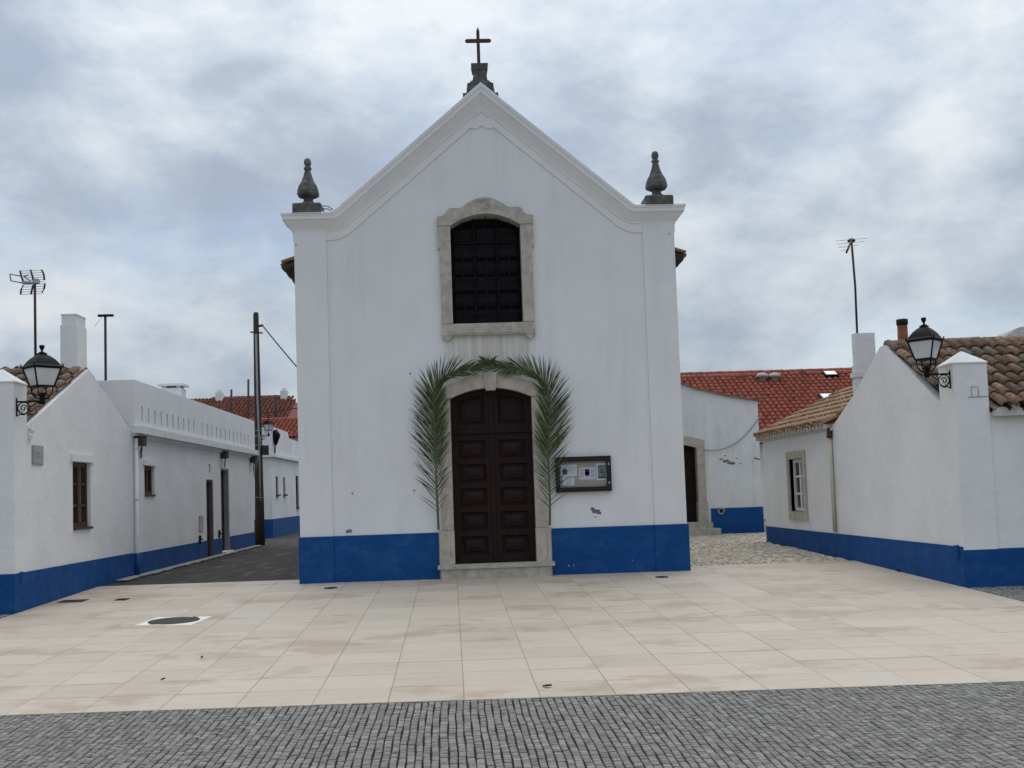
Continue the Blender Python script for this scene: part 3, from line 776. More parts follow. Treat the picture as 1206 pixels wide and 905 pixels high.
# ------------------------------------------------------------------ wall lamps
def make_lamp(name, label):
    t = thing(name, label, 'wall lamp', (0, 0, 0), 'wrought iron wall lamps')
    # local: wall at x = 0, arm along +x, z = 0 at the arm
    A = .37
    mb = MB()
    mb.box(0, -.018, -.21, .014, .018, .05); mb.box(.0141, -.011, -.011, A, .011, .011)
    def sc(cx, cz, r0, r1, a0, a1, n=26, th=.0085):
        mb.tube([(cx + (r0 + (r1 - r0) * k / n) * math.cos(a0 + (a1 - a0) * k / n), 0, cz + (r0 + (r1 - r0) * k / n) * math.sin(a0 + (a1 - a0) * k / n)) for k in range(n + 1)], th, 6)
    sc(.105, -.095, .085, .08, 0, 2 * math.pi); sc(.105, -.095, .05, .012, .3, 7.5); sc(.07, -.15, .03, .008, 2, 7)
    mb.tube([(.19, 0, -.085), (.25, 0, -.05), (.30, 0, -.015), (.345, 0, .0)], .0085, 6)
    mb.tube([(.012, 0, -.20), (.05, 0, -.185), (.11, 0, -.19), (.17, 0, -.16)], .008, 6)
    mb.build('bracket', M_black, t)
    c = Vector((A, 0, 0)); q = 0.0                 # faces turned 45 degrees to the arm
    mb = MB()
    mb.lathe(c, [(.018, -.05), (.04, -.035), (.048, .0), (.03, .03), (.026, .06), (.05, .075), (.05, .10), (.02, .115)], 10, smooth=True)
    z0, z1, r0, r1 = .215, .475, .175, .275          # corner radii
    for k in range(4):
        a = q + math.pi / 2 * k; dv = Vector((math.cos(a), math.sin(a), 0))
        mb.tube([c + dv * .03 + Vector((0, 0, .03)), c + dv * .09 + Vector((0, 0, .05)), c + dv * .135 + Vector((0, 0, .10)), c + dv * .15 + Vector((0, 0, .16)), c + dv * (r0 - .02) + Vector((0, 0, z0))], .010, 6)
    def sq(r, z): return [c + Vector((math.cos(q + math.pi / 2 * k) * r, math.sin(q + math.pi / 2 * k) * r, z)) for k in range(4)]
    for r, z in ((r0, z0), (r1, z1)):
        p = sq(r, z); mb.tube(p + [p[0], p[1]], .012, 6, smooth=False)
    for a, b in zip(sq(r0, z0), sq(r1, z1)): mb.tube([a, b], .012, 6)
    mb.loft([sq(r0 - .01, z0 - .012), sq(r0 - .01, z0 + .006)])
    for p in sq(r1 + .025, z1 + .02): mb.tube([p, p + Vector((0, 0, .045))], .010, 6)
    mb.build('lantern_frame', M_black, t)
    mb = MB(); mb.loft([sq(r0 - .006, z0 + .008), sq(r1 - .012, z1 - .004)], cap=False); mb.build('lantern_glass', M_frost, t)
    mb = MB(); mb.tube([c + Vector((0, 0, z0 + .01)), c + Vector((0, 0, z0 + .09))], .03, 8); mb.build('lamp_holder', M_grey, t)
    mb = MB()
    prof = [(r1 + .038, z1 + .004), (r1 + .038, z1 + .022), (r1 - .005, z1 + .045), (r1 - .04, z1 + .085), (r1 - .085, z1 + .13), (r1 - .15, z1 + .175), (r1 - .20, z1 + .20), (r1 - .20, z1 + .222)]
    mb.loft([sq(r, z) for r, z in prof])
    mb.lathe(c, [(.05, z1 + .215), (.045, z1 + .235), (.016, z1 + .245), (.015, z1 + .265), (.034, z1 + .295), (.040, z1 + .335), (.028, z1 + .34)], 10, smooth=True)
    mb.build('cap', M_black, t)
    return t
lamp = make_lamp('wall_lamp', 'black iron lantern on the pier beneath the twin tube antenna')
lamp['label'] = 'black iron wall lantern on the white pier beside the small street sign'
lamp.location = (XL, 16.17, 3.445)
l2 = copy_tree(lamp); l2['label'] = 'black iron wall lantern on the pier in front of old mottled roof tiles'
l2.location = (XR + .0, 15.34, 3.37); l2.scale = (.92, 1, 1); l2.rotation_euler = (0, 0, math.pi)

# ------------------------------------------------------------------ left: gabled house
lm = lambda u, z, d: (XL + d, u, z)
YL0, YLJ, YLF = 16.08, 21.70, 34.0
house = thing('gabled_house', 'low whitewashed gable house with old tiles and a tall square chimney', 'house', (XL, 18.9, .45))
def gab(apexY, apexZ, n0, z0, n1, z1):
    return lambda u: apexZ - (apexZ - z0) * (apexY - u) / (apexY - n0) if u < apexY else apexZ - (apexZ - z1) * (u - apexY) / (n1 - apexY)
lt = gab(19.28, 4.27, 16.55, 3.12, YLJ, 3.34)
mb = MB()
wall(mb, [YL0 + .01, 16.56, 17.5, 19.28, 20.5, YLJ], .3, lambda u: lt(max(u, 16.56)), lm, holes=[(18.45, 19.31, 1.56, 2.65, .13)])
mb.quad((XL, YL0 + .01, .3), (-12, YL0 + .01, .3), (-12, YL0 + .01, 3.1), (XL, YL0 + .01, 3.1))
mb.quad((XL, YLJ, .3), (-12, YLJ, .3), (-12, YLJ, 3.34), (XL, YLJ, 3.34))
# thickness of the gable wall over the roof
us_ = [16.56, 17.5, 19.28, 20.5, YLJ]
for a, b in zip(us_, us_[1:]):
    mb.quad((XL, a, lt(a)), (XL, b, lt(b)), (XL - .10, b, lt(b)), (XL - .10, a, lt(a)))
mb.build('wall', M_white, house)
mb = MB(); mbox(mb, lm, YL0 - .012, 21.69, .3, .985, -.4, .015); mb.box(-12, YL0 - .0121, .3, XL - .4, YL0 + .3, .985); mb.build('plinth', M_blue, house)
def pier(mb, x0, x1, y0, y1, z0, zt, za):
    mb.box(x0, y0, z0, x1, y1, zt)
    o = .012; c = ((x0 + x1) / 2, (y0 + y1) / 2, za)
    r = [(x0 - o, y0 - o), (x1 + o, y0 - o), (x1 + o, y1 + o), (x0 - o, y1 + o)]
    lo = [(x, y, zt + .001) for x, y in r]; hi = [(x, y, zt + .02) for x, y in r]
    mb.loft([lo, hi, [(c[0] + (x - c[0]) * .05, c[1] + (y - c[1]) * .05, za) for x, y, z in hi]])
mb = MB(); pier(mb, -6.95, XL + .004, YL0, 16.55, .9, 3.72, 3.94); mb.build('corner_pier', M_white, house)
mb = MB()
sl_l = (4.27 - 3.12) / (19.28 - 16.56)
tiles(mb, (-12, 16.36, 3.03), (1, 0, 0), (0, 1, sl_l), 28, 8, pu=.195, pv=.39)
tiles(mb, (-12, 22.0, 3.30), (1, 0, 0), (0, -1, (4.27 - 3.34) / (YLJ - 19.28)), 27, 7, pu=.2, pv=.39)
ridge(mb, (-12, 19.28, 4.25), (XL - .1, 19.28, 4.25))
mb.quad((-12, 16.4, 3.02), (XL - .06, 16.4, 3.02), (XL - .06, 19.28, 4.22), (-12, 19.28, 4.22)); mb.quad((-12, 22, 3.25), (XL - .06, 22, 3.25), (XL - .06, 19.28, 4.22), (-12, 19.28, 4.22))
mb.build('roof', M_told, house, recalc=False)
mb = MB(); mb.box(-6.885, 19.19, 3.9, -6.60, 19.68, 5.04); mb.box(-6.868, 19.205, 5.04, -6.617, 19.665, 5.21); mb.box(-6.877, 19.197, 5.21, -6.608, 19.673, 5.235)
mb.build('chimney', M_white, house)
def casement(parent, mp, u0, u1, z0, z1, m, cols=2, rows=3, d=-.10, fw=.06, name='window', sill=None, glass=M_glass):
    w_ = bpy.data.objects.new(name, None); COL.objects.link(w_); w_.parent = parent
    w_.location = Vector(mp((u0 + u1) / 2, z0, 0)) - parent.location
    mb = MB()
    mbox(mb, mp, u0, u1, z1 - fw, z1, d, d + .06); mbox(mb, mp, u0, u1, z0, z0 + fw, d, d + .06)
    mbox(mb, mp, u0, u0 + fw, z0 + fw, z1 - fw, d, d + .06); mbox(mb, mp, u1 - fw, u1, z0 + fw, z1 - fw, d, d + .06)
    for c in range(1, cols):
        u = u0 + (u1 - u0) * c / cols; mbox(mb, mp, u - fw * .6, u + fw * .6, z0 + fw, z1 - fw, d + .002, d + .066)
    for r_ in range(1, rows):
        z = z0 + (z1 - z0) * r_ / rows; mbox(mb, mp, u0 + fw, u1 - fw, z - fw * .3, z + fw * .3, d + .004, d + .05)
    mb.build('frame', m, w_)
    mb = MB(); mbox(mb, mp, u0 + .01, u1 - .01, z0 + .01, z1 - .01, d + .01, d + .02); mb.build('pane', glass, w_)
    if sill:
        mb = MB(); mbox(mb, mp, u0 - sill[1], u1 + sill[1], z0 - sill[2], z0, d + .01, sill[3]); mb.build('sill', sill[0], w_)
    return w_
wn = casement(house, lm, 18.455, 19.305, 1.565, 2.645, M_wood, cols=2, rows=3, d=-.115, fw=.075, sill=(M_wood, .0, .04, .045))
mb = MB(); mbox(mb, lm, 18.36, 19.46, 2.655, 2.775, .001, .05); mb.build('lintel', M_white, wn)
mb = MB(); mbox(mb, lm, 16.25, 16.33, .86, .985 + .015, .016, .03); mb.build('plinth_patch', M_blue, house)
mb = MB(); mb.tube([(XL + .03, 16.63, 3.10), (XL + .06, 16.63, 3.02)], .03, 8); mbox(mb, lm, 16.58, 16.70, 2.93, 2.99, .001, .05); mb.build('rain_spout', M_trim, house)

sign = thing('street_sign', 'small beige rectangular street sign on the gable house near the lantern', 'sign', (XL, 16.94, 2.56))
mb = MB(); mbox(mb, lm, 16.73, 17.14, 2.555, 2.845, .002, .022); mb.build('frame', M_ink, sign)
mb = MB(); mbox(mb, lm, 16.752, 17.118, 2.575, 2.825, .0225, .026); mb.build('plate', M_sign, sign)
mb = MB(); rnd = random.Random(4)
for z, (a, b), sk in ((2.725, (16.805, 17.03), ()), (2.672, (16.80, 17.04), (2,))):
    k = 0; u = a
    while u < b - .01:
        if k not in sk:
            mbox(mb, lm, u, u + .007, z - .018, z + .018, .0262, .0275)
            mbox(mb, lm, u + .0071, u + .020, z + rnd.choice((-.018, .011, -.004)), z + rnd.choice((-.010, .018)) , .0262, .0272) if rnd.random() < .4 else mbox(mb, lm, u + .0071, u + .019, z - .004, z + .004, .0262, .0272)
            if rnd.random() < .6: mbox(mb, lm, u + .0192, u + .024, z - .018, z + .018, .0262, .0275)
        u += .031; k += 1
mb.build('lettering', M_ink, sign)

# ------------------------------------------------------------------ left: long flat roofed house
flat = thing('flat_roof_house', 'long white flat roofed house with slotted parapet and two narrow doors', 'house', (XL, 27.8, .48))
mb = MB()
ho = [(22.52, 23.23, 2.10, 2.69, .13), (27.82, 28.50, .50, 2.48, .13), (29.47, 30.40, .60, 2.80, .16)]
wall(mb, [YLJ, YLF], .3, 3.30, lm, holes=ho)
slots = [22.15 + i * (26.35 - 22.15) / 9 for i in range(10)] + [27.2 + i * (32.9 - 27.2) / 11 for i in range(12)]
wall(mb, [YLJ, YLF], 3.44, 4.34, lambda u, z, d: lm(u, z, d + .06), holes=[(u, u + .10, 3.56, 3.85, .16) for u in slots])
mb.quad(lm(YLJ, 3.45, -.10), lm(YLF, 3.45, -.10), lm(YLF, 4.2, -.10), lm(YLJ, 4.2, -.10))
mb.quad(lm(YLJ, 4.34, .06), lm(YLF, 4.34, .06), lm(YLF, 4.34, -.2), lm(YLJ, 4.34, -.2)); mb.quad(lm(YLJ, 4.34, -.2), lm(YLF, 4.34, -.2), lm(YLF, 3.4, -.2), lm(YLJ, 3.4, -.2))
for y in (YLJ + .0, YLF):
    mb.quad((XL + .06, y, 3.30), (-11.5, y, 3.30), (-11.5, y, 4.34), (XL + .06, y, 4.34)); mb.quad((XL, y, .3), (-11.5, y, .3), (-11.5, y, 3.31), (XL, y, 3.31))
mb.quad((XL - .2, YLJ, 3.6), (-11.5, YLJ, 3.6), (-11.5, YLF, 3.6), (XL - .2, YLF, 3.6))
mb.quad((-7.25, YLJ + .001, 4.34), (-11.5, YLJ + .001, 4.34), (-11.5, YLJ + .25, 4.34), (-7.25, YLJ + .25, 4.34))
mb.build('wall', M_white, flat)
mb = MB(); mbox(mb, lm, YLJ - .03, YLF + .06, 3.295, 3.44, -.05, .16); mbox(mb, lm, YLJ, YLF + .02, 3.25, 3.294, -.02, .07)
u = 22.0
while u < YLF - .1: mbox(mb, lm, u, u + .09, 3.205, 3.2495, -.01, .06); u += .18
mb.build('ledge', M_trim, flat)
mb = MB()
for a, b in ((YLJ, 27.80), (28.53, 29.45), (30.43, YLF + .01)): mbox(mb, lm, a, b, .3, .965, -.1, .014)
mb.build('plinth', M_blue, flat)
w2 = casement(flat, lm, 22.525, 23.225, 2.105, 2.68, M_wood, cols=2, rows=1, d=-.115, fw=.07, sill=(M_wood, .0, .035, .03))
mb = MB(); mbox(mb, lm, 22.44, 23.32, 2.695, 2.80, .001, .04); mb.build('lintel', M_white, w2)
for (a, b, z0, z1, m, dd) in ((27.82, 28.50, .50, 2.48, M_jamb2, .09), (29.47, 30.40, .60, 2.80, M_jamb, .12)):
    dr = bpy.data.objects.new('door', None); COL.objects.link(dr); dr.parent = flat; dr.location = Vector((XL, (a + b) / 2, z0)) - flat.location
    mb = MB(); mbox(mb, lm, a + .05, b - .05, z0 + .01, z1 - .05, -dd - .04, -dd)
    mbox(mb, lm, a + .12, b - .12, z0 + .15, z0 + .9, -dd, -dd + .02); mbox(mb, lm, a + .12, b - .12, z0 + 1.05, z1 - .2, -dd, -dd + .02)
    mb.build('leaf', M_door, dr)
    mb = MB(); mbox(mb, lm, a + .002, a + .05, z0, z1, -dd - .04, -.02); mbox(mb, lm, b - .05, b - .002, z0, z1, -dd - .04, .012); mbox(mb, lm, a + .05, b - .05, z1 - .05, z1, -dd - .04, -.02)
    mb.build('frame', m, dr)
    mb = MB(); mb.tube([lm(a + .2, z0 + .98, -dd), lm(a + .2, z0 + .98, -dd + .07)], .02, 8); mb.build('handle', M_black, dr)
    mb = MB(); mbox(mb, lm, a - .04, b + .06, z0 - .09, z0 - .002, -.2, .12 if z0 > .55 else .07); mb.build('doorstep', M_slab if z0 > .55 else M_conc, dr)
mb = MB(); mbox(mb, lm, 27.0, 27.38, 1.22, 1.60, .001, .025); mbox(mb, lm, 27.03, 27.35, 1.43, 1.58, .0251, .032); mb.build('meter_box', M_alu, flat)
for u, z in ((27.0, .92), (29.1, .98)):
    mb = MB(); mb.tube([lm(u, z, .02), lm(u, z + .20, .03)], .03, 8); mb.tube([lm(u, z + .12, .03), lm(u + .08, z + .10, .07)], .02, 6); mb.build('gas_tap', M_black, flat)
mb = MB(); mbox(mb, lm, 28.12, 28.26, 2.83, 2.86, .001, .008); mpoly(mb, lm, [(28.22, 2.83), (28.26, 2.83), (28.19, 2.66), (28.15, 2.66)], .001, .008); mb.build('house_number', M_black, flat)
mb = MB(); mb.tube([lm(21.82, 3.2, .045), lm(21.82, 1.0, .045), lm(21.82, .96, .045)], .038, 10)
for z in (3.0, 2.0): mb.tube([lm(21.82, z, .045), lm(21.82, z + .05, .045)], .045, 10)
mb.build('downpipe', M_white, flat)
mb = MB(); mb.tube([lm(21.82, .955, .05), lm(21.82, .42, .05)], .045, 10); mb.build('downpipe_shoe', M_blue, flat)
mb = MB(); mb.box(-9.0, 33.3, 3.6, -8.4, 33.9, 5.36); mb.box(-9.08, 33.22, 5.43, -8.32, 33.98, 5.49)
for x in (-8.95, -8.55):
    for y in (33.35, 33.75): mb.box(x, y, 5.36, x + .1, y + .1, 5.43)
mb.build('chimney', M_trim, flat)
for i, (u, lab) in enumerate(((21.98, 'dark brown cable box under the ledge beside the white downpipe'), (29.6, 'dark brown cable box under the ledge above the second narrow door'), (33.6, 'dark brown cable box at the far end of the ledge by the pole'))):
    t = thing('cable_box', lab, 'cable box', lm(u, 3.05, 0), 'cable boxes under the ledge')
    mb = MB(); mbox(mb, lm, u - .13, u + .13, 3.06, 3.24, .005, .17); mbox(mb, lm, u - .15, u + .15, 3.241, 3.25, .005, .19); mb.build('housing', M_rust, t)
    mb = MB(); mb.tube([lm(u + .05, 3.06, .1), lm(u + .0, 2.92, .08), lm(u + .09, 2.82, .06), lm(u + .2, 2.86, .05), lm(u + .22, 3.02, .05), lm(u + .2, 3.2, .05)], .012, 6); mb.build('cable', M_cable, t)

# antennas and masts on the left
def rod(mb, a, b, r): mb.tube([a, b], r, 6)
ant = thing('television_antenna', 'grid reflector television antenna on a thin mast above the gable house', 'antenna', at_y(42, 428, 19.1))
Ya = 19.1
A = lambda px, py, dy=0: at_y(px, py, Ya + dy)
mb = MB(); rod(mb, A(42, 440), A(41, 333), .022); mb.build('mast', M_rust, ant)
mb = MB()
for (r0, r1, n) in (((23.5, 319.5), (27, 333), 6), ((28, 335.5), (24, 347), 5)):
    for k in range(n):
        f = k / (n - 1); y_ = r0[1] + (r1[1] - r0[1]) * f; xl = r0[0] + (r1[0] - r0[0]) * f
        rod(mb, A(xl, y_, -.1), A(xl + 25.5, y_ - 1.0, .12), .005)
mb.build('reflector_grid', M_alu, ant)
mb = MB()
for pts in (((23.6, 319), (25, 325), (27.5, 332)), ((49, 318), (51.5, 323), (52.3, 330)), ((27.5, 336), (25, 341), (24.2, 347)), ((53, 334), (52, 340), (49.5, 345)), ((36, 318), (38, 325), (39.5, 331)), ((39, 336), (37.5, 342), (36.5, 347))):
    mb = MB(); mb.tube([A(*p) for p in pts], .016, 6); mb.build('reflector_rail', M_rust, ant)
mb = MB()
p = [A(11.5, 323), A(25, 325.5), A(27, 333.5), A(13, 331)]
for a, b in zip(p, p[1:] + p[:1]): rod(mb, a, b, .012)
rod(mb, A(26, 333), A(45, 333.5), .028); rod(mb, A(28, 326), A(36, 331), .012); rod(mb, A(28, 326.5), A(33, 324), .014)
mb.box(A(39, 0).x, Ya - .05, A(41, 334).z, A(44, 0).x, Ya + .05, A(41, 329).z)
mb.build('dipole', M_alu, ant)
t = thing('roof_mast', 'thin dark T shaped mast on the flat roof beside the square chimney', 'mast', at_y(124.5, 446, 22.6))
mb = MB(); rod(mb, at_y(124.5, 450, 22.6), at_y(124, 372.5, 22.6), .026); mb.build('pole', M_rust, t)
a, b = at_y(115.5, 372.3, 22.6), at_y(133.5, 372, 22.6)
mb = MB(); mb.box(a.x, 22.57, a.z - .02, b.x, 22.63, a.z + .025); mb.build('crossbar', M_black, t)
t = thing('guy_wire', 'thin wire running from the chimney down to the roof mast', 'wire', at_y(113, 384, 20.5))
t2 = MB(); t2.tube([at_y(112, 384, 19.6), at_y(120, 374, 22.6)], .004, 4); t2.build('strand', M_cable, t)

# ------------------------------------------------------------------ utility pole at the far end of the alley
YP = 34.7
pb = at_y(306.5, 643.5, YP); 
pole = thing('utility_pole', 'tall dark wooden utility pole at the end of the alley', 'utility pole', (pb.x, YP, gz(pb.x, YP)))
mb = MB(); zt_p = at_y(306, 368, YP).z
mb.lathe((pb.x, YP, 0), [(.155, gz(-6, YP) - .1), (.14, 1.9), (.118, 3.5), (.098, 6.0), (.085, zt_p - .06), (.06, zt_p)], 12, smooth=True)
mb.build('post', M_pole, pole)
mb = MB()
for dx_ in (.10, .125): mb.tube([(pb.x + dx_ - .05, YP - .16, 1.9), (pb.x + dx_ - .06, YP - .15, 3.8), (pb.x + dx_ - .09, YP - .13, 5.2), (pb.x + dx_ - .1, YP - .11, zt_p - .7)], .018, 6)
mb.tube([(pb.x - .05, YP - .15, 2.9), (pb.x + .08, YP - .15, 3.6), (pb.x + .1, YP - .14, 3.9)], .012, 6)
mb.build('conduit', M_grey, pole)
mb = MB()
for z in (4.08, 3.9, 3.62, 2.0): mb = MB(); mb.lathe((pb.x, YP, z), [(.15, 0), (.15, .025)], 12); mb.build('steel_band', M_grey, pole)
for sx, m in ((-.31, M_rust), (.12, M_rust)):
    mb = MB(); mb.box(pb.x + sx, YP - .08, 3.32, pb.x + sx + .19, YP + .08, 3.62); mb.build('junction_box', m, pole)
mb = MB(); rod(mb, (pb.x + .05, YP, zt_p - .45), (pb.x + .22, YP - .05, zt_p - .42), .035); rod(mb, (pb.x - .18, YP, zt_p - .62), (pb.x + .2, YP, zt_p - .66), .025); mb.build('insulator_arm', M_black, pole)
l3 = copy_tree(lamp); l3['label'] = 'small black lantern fixed to the wooden utility pole'
l3.location = (pb.x + .10, YP - .05, at_y(317, 513, YP).z); l3.scale = (.62, .62, .72); l3.rotation_euler = (0, 0, R(12))
t = thing('overhead_cable', 'black overhead cable running from the pole top towards the church', 'cable', (pb.x + .2, YP, zt_p - .4))
mb = MB(); a = Vector((pb.x + .2, YP - .05, zt_p - .42)); b = at_x(430, 520, -2.60)
mb.tube([a.lerp(b, f) - Vector((0, 0, .35 * f * (1 - f))) for f in frange(0, 1, 10)], .020, 6); mb.build('strand', M_cable, t)

# ------------------------------------------------------------------ corner house beyond the pole
ch = thing('corner_house', 'white parapet house with small windows at the end of the alley', 'house', (-7.1, 44, .5))
cm = lambda u, z, d: (-7.1 + d, u, z)
cfm = lambda u, z, d: (u, 41.0 - d, z)
mb = MB()
wall(mb, [41, 62], .3, 3.55, cm, holes=[(41.9, 42.45, 2.12, 2.80, .12), (43.6, 44.1, 2.12, 2.80, .12), (46.8, 47.6, 1.6, 2.9, .12)])
wall(mb, [-12, -7.1], .3, 3.55, cfm)
par = lambda u: 4.62 if u < 44.6 else (4.62 - (u - 44.6) * .6 if u < 45 else 4.38 - (u - 45) * .01)
mb.loft([[(-7.05, u, 3.6), (-7.05, u, par(u)), (-7.35, u, par(u)), (-7.35, u, 3.6)] for u in (40.95, 43, 44.6, 44.8, 45, 50, 62)])
mb.box(-12, 40.95, 3.6, -7.352, 41.25, 4.60)
mb.build('wall', M_old, ch)
mb = MB(); mbox(mb, cm, 40.86, 62, 3.50, 3.62, -.05, .14); mbox(mb, cfm, -12, -7.15, 3.502, 3.618, -.05, .14); mb.build('ledge', M_trim, ch)
mb = MB(); mbox(mb, cm, 40.98, 62, .3, 1.22, -.05, .02); mbox(mb, cfm, -12, -7.15, .3, 1.218, -.05, .0195); mb.build('plinth', M_blue, ch)
for a, b, z0, z1 in ((41.9, 42.45, 2.12, 2.80), (43.6, 44.1, 2.12, 2.80), (46.8, 47.6, 1.6, 2.9)):
    casement(ch, cm, a + .005, b - .005, z0 + .005, z1 - .005, M_wood, cols=1, rows=1, d=-.11, fw=.06, sill=(M_wood, .06, .06, .09))
mb = MB(); mb.tube([(-7.0, 41.25, 4.5), (-6.94, 41.25, 4.3), (-6.97, 41.25, 3.95)], [.10, .16, .05], 8); mb.tube([(-6.99, 41.25, 3.95), (-7.0, 41.25, 3.63)], .03, 6); mb.build('drain_cowl', M_black, ch)
t = thing('street_sign', 'pale street plaque of three text lines behind the wooden pole', 'sign', at_y(305, 560, 40.98))
mb = MB(); a = at_y(297.5, 562, 40.96); b = at_y(307, 549.5, 40.96); mb.box(a.x, 40.95, a.z, b.x, 40.97, b.z); mb.build('plate', M_sign, t)
mb = MB()
for k in range(3):
    z = a.z + (b.z - a.z) * (.25 + .25 * k); x = a.x + .03
    mb = MB()
    while x < b.x - .04: wl = random.uniform(.02, .05); mb.box(x, 40.944, z - .02, x + wl, 40.949, z + .02); x += wl + .015
    mb.build('text_line', M_ink, t)

# red roofed houses behind the alley
rh = thing('far_house', 'distant house with dull red tiled roof and two white roof ends', 'house', (-15, 66, .5))
mb = MB(); mb.box(-20, 60, .3, -9.6, 74, 6.0); mb.build('wall', M_old, rh)
Yr = 66.0
a = at_y(262, 469.5, Yr); b = at_y(341, 468.5, Yr); zr = a.z; ze = zr - 2.35
mb = MB(); th = [(-20.6, ze), (-9.2, ze)]
e0, e1 = Vector((-21.2, 59.4, ze)), Vector((b.x + 2.2, 59.4, ze)); r0, r1 = Vector((a.x - .6, Yr, zr)), Vector((b.x, Yr, zr))
mb.quad(e0, e1, r1, r0); mb.quad(e1, Vector((e1.x, 73, ze)), r1, r1 + Vector((-.01, 0, 0))); mb.quad(e0, Vector((e0.x, 73, ze)), r0, r0 + Vector((.01, 0, 0)))
mb.quad(Vector((e0.x, 73, ze)), Vector((e1.x, 73, ze)), r1, r0)
nrm = (r0 - e0).normalized()
vv = Vector((0, Yr - 59.4, zr - ze)); ln = vv.length
tiles(mb, (-17.2, 59.4, ze), (1, 0, 0), vv, 34, int(ln / .4), pu=.22, pv=.4, r=.10, seg=4, pans=False, skip=lambda i, j: (-17.2 + i * .22) > b.x + 2.0 - 2.0 * j * .4 / ln or (-17.2 + i * .22) < -18)
ridge(mb, r0, r1, r=.14)
mb.build('roof', M_tdull, rh, recalc=False)
for px in (259.5, 335.5):
    p = at_y(px, 470, Yr - .4); mb = MB(); mb.box(p.x - .18, Yr - .9, zr - .5, p.x + .18, Yr - .2, zr + .28); mb.box(p.x - .10, Yr - .8, zr + .28, p.x + .10, Yr - .3, zr + .42); mb.build('chimney', M_trim, rh)
nh = thing('red_roof_house', 'house with bright red tiles just behind the corner house parapet', 'house', (-9.5, 55, .5))
mb = MB(); mb.box(-14.0, 53, .3, -7.4, 58.6, 5.0); mb.build('wall', M_old, nh)
mb = MB(); pA = at_y(296, 513, 52.6); zE = pA.z - .2; zR_ = at_y(320, 494, 56.4).z
vv = Vector((0, 3.9, zR_ - zE))
tiles(mb, (-14.2, 52.5, zE), (1, 0, 0), vv, 34, int(vv.length / .36), pu=.21, pv=.36, r=.095, seg=5)
mb.quad((-14.2, 52.5, zE - .01), (-7.1, 52.5, zE - .01), (-7.1, 56.4, zR_ - .01), (-14.2, 56.4, zR_ - .01)); mb.quad((-14.2, 58.9, zE), (-7.1, 58.9, zE), (-7.1, 56.4, zR_ - .01), (-14.2, 56.4, zR_ - .01))
ridge(mb, (-14.2, 56.4, zR_), (-7.1, 56.4, zR_))
mb.build('roof', M_tred, nh, recalc=False)
for px, y0, y1, Yq, lab in ((272.5, 497, 459, 50, 'thin rusty pole left of the wooden utility pole, shorter one'), (292.5, 507, 447, 50, 'thin rusty pole just left of the wooden utility pole, taller one'), (325, 492, 466, 57.5, 'short dark flue pole right of the wooden utility pole')):
    t = thing('roof_mast', lab, 'mast', at_y(px, y0, Yq)); mb = MB(); rod(mb, at_y(px, y0 + 24, Yq), at_y(px, y1, Yq), .05 if px < 300 else .10); mb.build('pole', M_rust, t)
t = thing('overhead_cable', 'thin black cable crossing in front of the red roofs behind the pole', 'cable', at_y(280, 492, 52))
mb = MB(); mb.tube([at_y(282, 489, 52), at_y(318, 486, 51), at_y(356, 480, 50)], .022, 5); mb.build('strand', M_cable, t)

# ------------------------------------------------------------------ right: gable house with old tiles
rm = lambda u, z, d: (XR - d, u, z)
YR0, YRJ = 15.244, 20.40
rhse = thing('gabled_house', 'white gable house with mottled old tiles and a red flue pipe', 'house', (XR, 17.8, .4))
rt = lambda u: (4.10 - (4.10 - 3.0) * (17.62 - u) / (17.62 - 15.7) if u < 17.62 else (4.10 if u < 17.90 else 4.10 - (4.10 - 3.42) * (u - 17.90) / 1.35 if u < 19.25 else 3.42 - .46 * (u - 19.25) / (YRJ - 19.25)))
mb = MB()
us_ = [15.26, 15.71, 16.5, 17.49, 17.51, 17.62, 17.9, 18.6, 19.25, 19.8, YRJ]
rw = lambda u: rt(max(u, 15.71)) - (.03 if u < 17.5 else 0)
wall(mb, us_, .25, rw, rm)
for a, b in zip(us_[1:], us_[2:]): mb.quad((XR, a, rw(a)), (XR, b, rw(b)), (XR + .12, b, rw(b)), (XR + .12, a, rw(a)))
mb.quad((XR, YR0 + .02, .25), (13, YR0 + .02, .25), (13, YR0 + .02, 2.80), (XR, YR0 + .02, 2.80)); mb.quad((13, YR0, .25), (13, YRJ, .25), (13, YRJ, 2.8), (13, YR0, 2.8))
mb.build('wall', M_white, rhse)
mb = MB(); mbox(mb, rm, YR0, YRJ - .002, .2, .925, -.4, .015); mb.box(XR + .4, YR0 - .001, .2, 13, YR0 + .3, .885); mb.build('plinth', M_blue, rhse)
mb = MB(); mbox(mb, rm, 15.36, 15.47, .78, .94, .0152, .045); mb.build('plinth_patch', M_blue, rhse)
mb = MB(); pier(mb, XR - .006, 7.425, YR0 - .004, 15.72, .88, 3.50, 3.70); mb.build('corner_pier', M_white, rhse)
mb = MB(); vv = Vector((0, 17.7 - 15.12, 4.12 - 2.86))
tiles(mb, (XR - .03, 15.10, 2.84), (1, 0, 0), vv, 30, 7, pu=.20, pv=.405, skip=lambda i, j: i < 3 and j < 2)
mb.quad((7.43, 15.14, 2.84), (13, 15.14, 2.84), (13, 17.72, 4.09), (7.43, 17.72, 4.09)); mb.quad((XR + .03, 15.74, 3.13), (7.43, 15.74, 3.13), (7.43, 17.72, 4.09), (XR + .03, 17.72, 4.09)); mb.quad((XR + .05, 20.6, 2.86), (13, 20.6, 2.86), (13, 17.72, 4.09), (XR + .05, 17.72, 4.09))
tiles(mb, (XR + .12, 20.6, 2.86), (1, 0, 0), (0, -2.88, 1.23), 29, 7, pu=.20, pv=.42)
ridge(mb, (XR + .02, 17.72, 4.11), (13, 17.72, 4.11), r=.10)
mb.build('roof', M_told, rhse, recalc=False)
